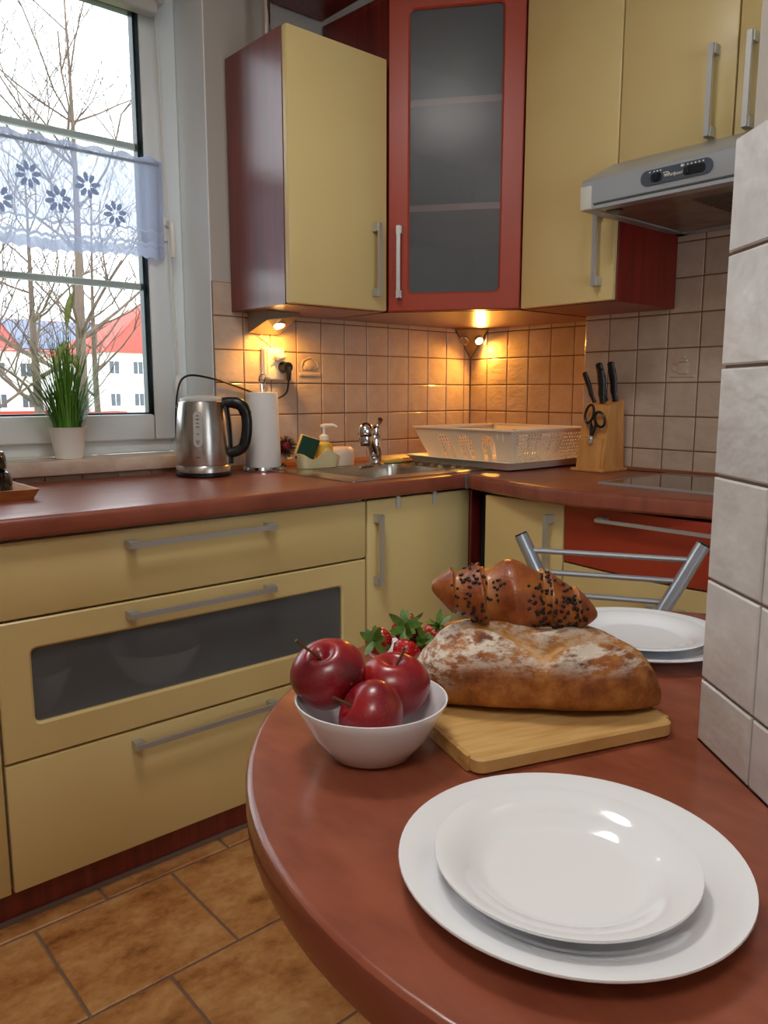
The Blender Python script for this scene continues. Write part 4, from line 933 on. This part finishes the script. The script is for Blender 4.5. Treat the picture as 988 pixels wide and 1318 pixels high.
m1 = t.nodes.new('ShaderNodeMix'); m1.data_type = 'RGBA'; t.links.new(r2.outputs[0], m1.inputs[0]); t.links.new(r.outputs[0], m1.inputs[6]); m1.inputs[7].default_value = S(206, 104, 48)
m2 = t.nodes.new('ShaderNodeMix'); m2.data_type = 'RGBA'; m2.inputs[7].default_value = S(206, 140, 110)
sc_ = t.nodes.new('ShaderNodeMath'); sc_.operation = 'MULTIPLY'; sc_.inputs[1].default_value = .28; t.links.new(r3.outputs[0], sc_.inputs[0]); t.links.new(sc_.outputs[0], m2.inputs[0])
t.links.new(m1.outputs[2], m2.inputs[6]); t.links.new(m2.outputs[2], b.inputs['Base Color']); APPLE = M
STEM = plain('apple_stem', S(92, 70, 40), .7)
def apple(label, c, r, axis, spin, lean):
    q = thing('apple', label, 'apple', c, 'apples in the white bowl')
    prof = []
    for i in range(33):
        a = pi*i/32; rr = sin(a)*(1+.05*sin(a))*(1+.06*cos(a)); z = cos(a)*.92
        z -= .34*math.exp(-(rr/.26)**2) if z > 0 else -.16*math.exp(-(rr/.2)**2)
        prof.append((max(rr, 0) if 0 < i < 32 else 0, z))
    mb = MB(); rs = []
    for rr, z in prof[1:-1]:
        rs.append([(r*rr*(1+.022*cos(5*th+spin)*(1 if z < .2 else .5))*cos(th), r*rr*(1+.022*cos(5*th+spin)*(1 if z < .2 else .5))*sin(th), r*z) for th in [2*pi*j/40 for j in range(40)]])
    V = mb.rings(rs, False, False)
    for ring, z in ((V[0], prof[0][1]), (V[-1], prof[-1][1])):
        v = mb.bm.verts.new((0, 0, r*z))
        for j in range(40): mb.bm.faces.new((ring[j], ring[(j+1) % 40], v))
    R_ = Vector((0, 0, 1)).rotation_difference(Vector(axis).normalized()).to_matrix().to_4x4()
    ob = mb.build('skin', APPLE, q, ang=180, local=True); ob.matrix_local = R_
    mb = MB(); L = Vector(lean); mb.tube(catmull([(0, 0, r*.5), L*.35+Vector((0, 0, r*.78)), L*.75+Vector((0, 0, r*1.05)), L+Vector((0, 0, r*1.28))], 4), [.0014]*8+[.0013]*4+[.0019], 8)
    ob = mb.build('stem', STEM, q, local=True); ob.matrix_local = R_
apple('tall red apple at the rear left of the bowl, stem pointing to the window', (-1.869, -1.562, .827), .0355, (-.42, -.14, .85), .5, (-.014, .010, .007))
apple('dark red apple at the right of the bowl beside the loaf', (-1.814, -1.597, .8115), .0348, (-.08, -.12, 1), 2.1, (.009, -.005, -.004))
apple('red apple in the front of the bowl with its stem turned sideways', (-1.868, -1.626, .8045), .0318, (-.66, .35, .42), 3.3, (.001, .001, .0))

# cutting board, loaf, croissant
u1 = Vector((.946, -.324, 0)); u2 = Vector((.324, .946, 0)); B0 = Vector((-1.811, -1.702, 0))
tb = thing('cutting_board', 'rectangular bamboo cutting board under the loaf', 'board', (B0.x, B0.y, ZT))
zt = ZT+.0155
def bring(d, z): return [tuple(B0+u1*x+u2*y+Vector((0, 0, z))) for x, y in rrect(-d, .239+d, -d, .172+d, .012, 5)]
BM_ = Matrix((u1, u2, Vector((0, 0, 1)))).transposed().to_4x4()
bd = MB(); bd.rings([[(x, y, z) for x, y in rrect(.0035-d, .2355+d, .0-d, .172+d, .011, 5)] for d, z in ((-.002, 0), (0, .002), (0, .0135), (-.002, .0155))])
o = bd.build('board_body', BAMBOO, tb, local=True); o.matrix_local = BM_
for x in (.0, .2315):
    eb = MB(); eb.rings([[(xx, y, z) for xx, y in rrect(x+.0005, x+.0075, .013, .159, .001, 2)] for z in (.0005, .0152)]); o = eb.build('end_strip', BAMBOOEND, tb, local=True); o.matrix_local = BM_
zt = ZT+.0158

M, t, b, out = nodes('crusty_bread'); setin(b, Roughness=.55)
n = noise_node(t, 38, 8, (1, 1, 1), .65); n2 = noise_node(t, 55, 7, (.5, 1, 2.2), .7); n3 = noise_node(t, 14, 3)
r = ramp(t, n.outputs['Fac'], [(.3, S(96, 46, 16)), (.5, S(160, 92, 36)), (.74, S(208, 144, 74))])
at = t.nodes.new('ShaderNodeVertexColor'); at.layer_name = 'crust'
sp = t.nodes.new('ShaderNodeSeparateColor'); t.links.new(at.outputs[0], sp.inputs[0])
m1 = t.nodes.new('ShaderNodeMix'); m1.data_type = 'RGBA'; m1.inputs[7].default_value = S(214, 158, 80)
t.links.new(sp.outputs[0], m1.inputs[0]); t.links.new(r.outputs[0], m1.inputs[6])
fa = t.nodes.new('ShaderNodeMath'); fa.operation = 'MULTIPLY'
f0 = ramp(t, n2.outputs['Fac'], [(.44, (0, 0, 0, 1)), (.56, (1, 1, 1, 1))]); t.links.new(f0.outputs[0], fa.inputs[0]); t.links.new(sp.outputs[1], fa.inputs[1])
m2 = t.nodes.new('ShaderNodeMix'); m2.data_type = 'RGBA'; m2.inputs[7].default_value = S(232, 218, 200)
t.links.new(fa.outputs[0], m2.inputs[0]); t.links.new(m1.outputs[2], m2.inputs[6]); t.links.new(m2.outputs[2], b.inputs['Base Color'])
nb = noise_node(t, 70, 8, (1, 1, 1), .7); bump(t, b, nb.outputs['Fac'], .8, .004); BREAD = M
tb = thing('bread_loaf', 'oval crusty bread loaf with a flour-dusted scored top on the board', 'bread', (-1.648, -1.645, zt))
lx = Vector((.70, -.714, 0)).normalized(); ly = Vector((lx.y*-1, lx.x, 0)); LC = Vector((-1.650, -1.643, zt))
def segd(p, a, b_):
    ab = (b_[0]-a[0], b_[1]-a[1]); t_ = max(0, min(1, ((p[0]-a[0])*ab[0]+(p[1]-a[1])*ab[1])/(ab[0]**2+ab[1]**2)))
    return math.hypot(p[0]-a[0]-ab[0]*t_, p[1]-a[1]-ab[1]*t_)
cuts = [((-.092, .008), (-.05, -.012)), ((-.05, -.012), (.004, -.046)), ((.004, -.046), (.05, -.020)), ((.05, -.020), (.112, -.012))]
mb = MB(); nu, nv_ = 130, 84; rs = []; 
for i in range(1, nu):
    u_ = -1+2*i/nu; w_ = (1-abs(u_)**3.2)**.5
    x = .137*u_; ring = []
    wy = .059*w_*(1+.05*sin(u_*3)); hz = .084*(1-abs(u_)**3.0)**.5*(1-.07*u_)
    for j in range(nv_):
        a = 2*pi*j/nv_; ca, sa = cos(a), sin(a)
        y = wy*(abs(ca)**.85)*(1 if ca > 0 else -1); z = .034*w_**.5 + (hz-.034*w_**.5)*(abs(sa)**.9)*1.0 if sa > 0 else .034*w_**.5*(1-abs(sa)**.55)
        p = Vector((x, y, z))
        nz1 = mnoise.noise(p*28)*.0030 + mnoise.noise(p*75)*.0010
        if z > .006: p += Vector((0, ca, max(sa, 0)))*nz1
        if sa > .05:
            d = min(segd((x, y), *c_) for c_ in cuts); p += Vector((0, ca*.75, max(sa, .25)))*(-.0105*math.exp(-(d/.0062)**2) + .0042*math.exp(-((d-.013)/.005)**2))
        ring.append(LC + lx*p.x + ly*p.y + Vector((0, 0, p.z)))
    rs.append(ring)
V = mb.rings(rs, True, True); bv = {}
loaf = mb.build('crust', BREAD, tb, ang=180)
ca_ = loaf.data.color_attributes.new('crust', 'FLOAT_COLOR', 'POINT')
for v in loaf.data.vertices:
    p = v.co + Vector((-1.648, -1.645, zt)) - LC; x, y, z = p.dot(lx), p.dot(ly), p.z
    d = min(segd((x, y), *c_) for c_ in cuts) if z > .035 else 1
    c1 = math.exp(-(d/.009)**2); c2 = max(0, min(1, (z-.045)/.018))*(1-.75*c1) + max(0, min(1, (-x-.075)/.03))*.9*max(0, min(1, (z-.02)/.02)); c3 = .55*max(0, 1-z/.03)
    ca_.data[v.index].color = (min(1, c1+c3*.3), min(1, c2), 0, 1)

M, t, b, out = nodes('glazed_croissant'); setin(b, Roughness=.28, Coat_Weight=.25)
n = noise_node(t, 34, 8, (1, 1, 1), .65); nb = noise_node(t, 90, 6, (1, 1, 1), .7)
r = ramp(t, n.outputs['Fac'], [(.3, S(104, 42, 14)), (.5, S(150, 74, 26)), (.76, S(190, 116, 48))])
at = t.nodes.new('ShaderNodeVertexColor'); at.layer_name = 'bake'; sp = t.nodes.new('ShaderNodeSeparateColor'); t.links.new(at.outputs[0], sp.inputs[0])
m1 = t.nodes.new('ShaderNodeMix'); m1.data_type = 'RGBA'; m1.inputs[7].default_value = S(206, 140, 66); t.links.new(sp.outputs[0], m1.inputs[0]); t.links.new(r.outputs[0], m1.inputs[6])
t.links.new(m1.outputs[2], b.inputs['Base Color']); bump(t, b, nb.outputs['Fac'], .6, .0025); CROISS = M
CC = Vector((-1.650, -1.612, zt+.0725)); cx_ = Vector((.7315, -.682, 0)).normalized(); cyv = Vector((.682, .7315, 0))
tb = thing('chocolate_croissant', 'glazed croissant with chocolate sprinkles lying on top of the loaf', 'croissant', CC)
def cr_axis(u_): return Vector((.092*u_, -.012*u_*u_, .036 + .006*(-u_) - .010*u_ + .004*sin(u_*3)))
edges = [-1, -.72, -.36, -.02, .40, .74, 1.001]
def cr_r(u_):
    base = .034*(1-abs(u_)**2.3)**.62*(1+.16*math.exp(-((u_-.14)/.22)**2))
    k = next(i for i in range(6) if edges[i] <= u_ < edges[i+1]); f_ = (u_-edges[k])/(edges[k+1]-edges[k])
    g_ = f_ if k >= 3 else 1-f_
    return base*(1.0 + .30*(1-g_)**1.3 - .12), g_
mb = MB(); rs = []; nu = 110
for i in range(1, nu):
    u_ = -1+2*i/nu; rr, g_ = cr_r(u_); c0 = cr_axis(u_); ring = []
    for j in range(36):
        a = 2*pi*j/36; us = u_ + .10*sin(a)*(1-abs(u_)); us = max(-.985, min(.985, us)); r2_, _ = cr_r(us); r_ = .35*rr+.65*r2_*(rr/max(rr, 1e-6))
        p = c0 + Vector((0, cos(a)*r_*1.05, sin(a)*r_*.98)); p += Vector((0, cos(a), sin(a)))*(mnoise.noise(p*60)*.0012)
        ring.append(CC + cx_*p.x + cyv*p.y + Vector((0, 0, p.z)))
    rs.append(ring)
mb.rings(rs, True, True); cro = mb.build('pastry', CROISS, tb, ang=180)
ca_ = cro.data.color_attributes.new('bake', 'FLOAT_COLOR', 'POINT')
for v in cro.data.vertices:
    p = v.co; u_ = max(-.99, min(.99, p.dot(cx_)/.092)); _, g_ = cr_r(u_)
    ca_.data[v.index].color = (min(1, .9*max(0, g_-.45)*1.4*(1 if -.4 < u_ < .05 else .45)),)*3 + (1,)
mb = MB(); rnd = random.Random(5); n_ = 0
from mathutils.bvhtree import BVHTree
bvh = BVHTree.FromPolygons([v.co[:] for v in cro.data.vertices], [p.vertices[:] for p in cro.data.polygons])
clus = [(-.62, .3), (-.5, 1.0), (-.45, -.3), (.22, .3), (.3, -.6), (.15, -.9), (.42, .1), (.5, -.5), (.62, .8), (.68, .2), (.35, .9), (.75, -.2), (.3, 0), (-.3, .6)]
while n_ < 190:
    cu_, ca2 = rnd.choice(clus); u_ = cu_+rnd.gauss(0, .09); an = ca2+rnd.gauss(0, .38)
    if abs(u_) > .9: continue
    c0 = cr_axis(u_); o0 = cx_*c0.x + cyv*c0.y + Vector((0, 0, c0.z)); d = (-cyv*cos(an) + Vector((0, 0, 1))*sin(an)).normalized()
    h = bvh.ray_cast(o0+d*.08, -d)
    if h[0] is None: continue
    tn = h[1].orthogonal().normalized(); tn = (Matrix.Rotation(rnd.uniform(0, 6.28), 3, h[1]) @ tn); p = h[0]+h[1]*.0006; L = rnd.uniform(.0014, .0026)
    mb.tube([p-tn*L, p-tn*L*.5, p+tn*L*.5, p+tn*L], [.0007, .0016, .0016, .0007], 6); n_ += 1
ob = mb.build('chocolate_sprinkles', plain('dark_chocolate', S(28, 16, 14), .35), tb, ang=60, local=True, kind='stuff')

# strawberries on a saucer
SD = Vector((-1.632, -1.432, ZT))
tb = thing('saucer', 'small white saucer under the strawberries behind the apples', 'saucer', SD)
MB().lathe([(0, 0), (.032, 0), (.036, .002), (.056, .011), (.058, .012), (.0575, .0135), (.055, .0125), (.035, .004), (0, .003)], SD, 48).build('saucer_body', PORC, tb, ang=60)
M, t, b, out = nodes('strawberry_skin'); setin(b, Roughness=.25, Coat_Weight=.3)
vo = t.nodes.new('ShaderNodeTexVoronoi'); vo.inputs['Scale'].default_value = 230; tcn = t.nodes.new('ShaderNodeTexCoord'); t.links.new(tcn.outputs['Object'], vo.inputs['Vector'])
r = ramp(t, vo.outputs['Distance'], [(.12, S(226, 176, 96)), (.26, S(150, 8, 18)), (.6, S(196, 20, 30))]); t.links.new(r.outputs[0], b.inputs['Base Color']); bump(t, b, vo.outputs['Distance'], .5, .0015); STRAW = M
SLEAF = plain('strawberry_leaf', S(104, 140, 54), .5, var=(S(58, 96, 32), 60, 3, (1, 1, 1)))
def strawberry(label, c, r, axis, seed):
    q = thing('strawberry', label, 'strawberry', c, 'strawberries on the saucer'); rn = random.Random(seed)
    prof = [(0, -1.25), (.22, -1.18), (.5, -.9), (.78, -.45), (.95, 0), (.98, .3), (.85, .58), (.55, .74), (.2, .74), (0, .7)]
    R_ = Vector((0, 0, 1)).rotation_difference(Vector(axis).normalized()).to_matrix().to_4x4()
    P = catmull([(a, 0, z) for a, z in prof], 3)
    ob = MB().lathe([(max(0, p.x)*r if 0 < i < len(P)-1 else 0, p.z*r) for i, p in enumerate(P)], (0, 0, 0), 24).build('berry', STRAW, q, ang=180, local=True); ob.matrix_local = R_
    mb = MB()
    for k in range(10):
        a = 2*pi*k/10+rn.uniform(-.3, .3); L = r*rn.uniform(1.0, 1.6); lift = rn.uniform(.05, .8); d = Vector((cos(a), sin(a), 0)); s_ = Vector((-sin(a), cos(a), 0)); rows_ = []
        for i in range(6):
            t_ = i/5; p = d*(L*t_*(1-.12*t_)) + Vector((0, 0, r*.80 + L*(lift*t_ - .38*t_*t_*(1 if lift < .4 else .15)))); wv = r*.27*sin(pi*min(.97, t_*.85+.12))
            rows_.append([p-s_*wv, p+Vector((0, 0, -.12*wv)), p+s_*wv])
        V = [[mb.bm.verts.new(x) for x in rw] for rw in rows_]
        for i in range(5):
            for j in range(2): mb.bm.faces.new((V[i][j], V[i][j+1], V[i+1][j+1], V[i+1][j]))
    mb.tube([(0, 0, r*.7), (r*.1, r*.05, r*1.1), (r*.3, r*.1, r*1.5)], r*.06, 5)
    ob = mb.build('calyx', SLEAF, q, ang=180, local=True); ob.matrix_local = R_
zs_ = ZT+.004
strawberry('strawberry at the window end of the saucer, green leaves hanging over the rim', (-1.672, -1.412, zs_+.0255), .0185, (-.85, -.35, .25), 1)
strawberry('strawberry lying nearest the apples with seedy side showing', (-1.663, -1.452, zs_+.0175), .0185, (.75, .25, .6), 2)
strawberry('strawberry on top in the middle of the saucer with leaves toward the window', (-1.640, -1.427, zs_+.040), .0185, (-.5, -.5, .3), 3)
strawberry('strawberry in the middle of the saucer facing down between the others', (-1.628, -1.448, zs_+.018), .0165, (-.3, -.5, .7), 4)
strawberry('strawberry at the chair end of the saucer half behind the loaf', (-1.598, -1.440, zs_+.026), .0160, (.1, -.3, .9), 5)
strawberry('strawberry at the back of the saucer under its dark leaves', (-1.612, -1.405, zs_+.022), .0160, (.4, .3, .8), 6)

# ------------------------------------------------------------------ outside the window
GZ = -5.6
struct(box('ground', (-60, 6, GZ-.1), (110, 160, GZ), plain('winter_lawn', S(130, 134, 96), .9)))
WALLW = plain('house_plaster', S(246, 244, 238), .85); ROOFR = plain('red_roof_tiles', S(176, 62, 46), .7, bmp=(3, .3, .05)); SOLAR = plain('solar_panel_blue', S(62, 74, 112), .3); HWIN = plain('house_window_dark', S(80, 88, 98), .25)
def house(label, x0, x1, y0, y1, ze, zr_, hip=0, solar=(), wins=(), low=None):
    q = thing('house', label, 'house', ((x0+x1)/2, y0, GZ)); box('walls', (x0, y0, GZ), (x1, y1, ze), WALLW, q)
    ym = (y0+y1)/2; e = .35; mb = MB()
    A = [(x0-e, y0-e, ze-.2), (x1+e, y0-e, ze-.2), (x1+e, y1+e, ze-.2), (x0-e, y1+e, ze-.2)]; R1, R2 = (x0+hip, ym, zr_), (x1-hip, ym, zr_)
    mb.face([A[0], A[1], R2, R1]); mb.face([A[2], A[3], R1, R2]); mb.face([A[1], A[2], R2]); mb.face([A[3], A[0], R1]); mb.face(A[::-1])
    rf = mb.build('roof', ROOFR, q, ang=10)
    sl = Vector((0, ym-y0+e, zr_-ze+.2)); sn = Vector((0, -(zr_-ze+.2), ym-y0+e)).normalized()
    for sx0, sx1, k0, k1 in solar:
        a = Vector((0, y0-e, ze-.2)); mb = MB(); P = [a+sl*k+Vector((x, 0, 0)) for x, k in ((sx0, k0), (sx1, k0), (sx1, k1), (sx0, k1))]
        mb.rings([[p+sn*.03 for p in P], [p+sn*.12 for p in P]]); mb.build('solar_panel', SOLAR, q)
    for wx, wz, ww, wh in wins:
        f_ = box('window', (wx-ww/2, y0-.05, wz), (wx+ww/2, y0+.02, wz+wh), WALLW, q); box('pane', (wx-ww/2+.08, y0-.07, wz+.08), (wx-.04, y0-.045, wz+wh-.08), HWIN, f_); box('pane', (wx+.04, y0-.07, wz+.08), (wx+ww/2-.08, y0-.045, wz+wh-.08), HWIN, f_)
    if low: box('porch_roof', (low[0], y0-1.6, low[2]), (low[1], y0, low[3]), ROOFR, q)
hz = CAM.z
house('long white house with blue solar panels on its red roof, seen through the window', 4, 35.5, 85, 101, hz+4.45, hz+8.2, 0, ((24.2, 34.6, .06, .95), (8, 22.0, .06, .6)), [(x, z, 1.3, 1.5) for x in (17.5, 21.8, 24.5, 27.5, 30.5, 33.5) for z in (hz+1.6, hz-1.6)], (15, 29.5, hz-3.0, hz-1.9))
house('white house with a red hipped roof at the right of the window view', 23.6, 44, 62, 76, hz+3.5, hz+9, 8, (), [(x, z, .95, 1.15) for x in (24.35, 26.4, 29.4, 32.5) for z in (hz+1.5, hz-1.15)], (20.0, 24.6, hz-2.6, hz-1.5))
BARK = plain('grey_brown_bark', S(112, 94, 80), .9, var=(S(84, 70, 60), 3, 5, (1, 1, .3)))
def tree(label, base, H, r0, seed, lean=(0, 0), first=.3, levels=4, cut=None):
    rn = random.Random(seed); q = thing('bare_tree', label, 'tree', base, 'bare trees outside the window')
    tr_, br = MB(), MB(); B = Vector(base); P = []
    n_ = 14
    for i in range(n_+1):
        t_ = i/n_; P.append(B + Vector((lean[0]*t_*H + .12*sin(t_*5+seed), lean[1]*t_*H, H*t_)))
    R_ = [r0*(1-i/n_)**1.3+.025 for i in range(n_+1)]; tr_.tube(P, R_, 9); tr_.build('trunk', BARK, q, ang=180)
    def grow(p, d, L, r, lv):
        pts = [p]; dd = Vector(d)
        for i in range(4):
            dd = (dd + Vector((rn.uniform(-.22, .22), rn.uniform(-.22, .22), rn.uniform(-.05, .24)))).normalized(); pts.append(pts[-1]+dd*L/4)
        r = max(r, .009); br.tube(pts, [r, r*.85, r*.7, r*.6, r*.5], 5 if lv > 2 else 3, caps=False)
        if lv > 0:
            for k in range(rn.choice((3, 3, 4))):
                i = rn.choice((1, 2, 3, 4)); a = rn.uniform(0, 6.28); side = Vector((cos(a), sin(a), rn.uniform(-.1, .5)))
                grow(pts[i], (dd*.75+side*.75).normalized(), L*rn.uniform(.5, .72), r*.52, lv-1)
    for k in range(17):
        i = rn.randint(int(n_*first), n_); a = rn.uniform(0, 6.28); grow(P[i], Vector((cos(a), sin(a), rn.uniform(.25, .9))).normalized(), H*rn.uniform(.16, .26), R_[i]*.4+.012, levels-1)
    br.build('branches', BARK, q, ang=180, kind='stuff')
def away(px, dist):                             # a spot outside along the viewing direction px
    d = fw + rt*((px-494)/1009.6); d.z = 0; d.normalize(); return (CAM.x+d.x*dist, CAM.y+d.y*dist, GZ)
tree('bare tree with the thickest trunk, right of the grass plant through the window', away(117, 30), 20, .30, 4, (.0, 0), .36)
tree('bare tree with slanting limbs left of the grass plant through the window', away(66, 38), 17, .30, 9, (-.02, 0), .42)
tree('slim bare tree close behind the thick trunk through the window', away(133, 46), 18, .24, 21, (.01, 0), .4)
tree('slim bare tree near the left edge of the window view', away(6, 34), 17, .2, 33, (0, 0), .4)
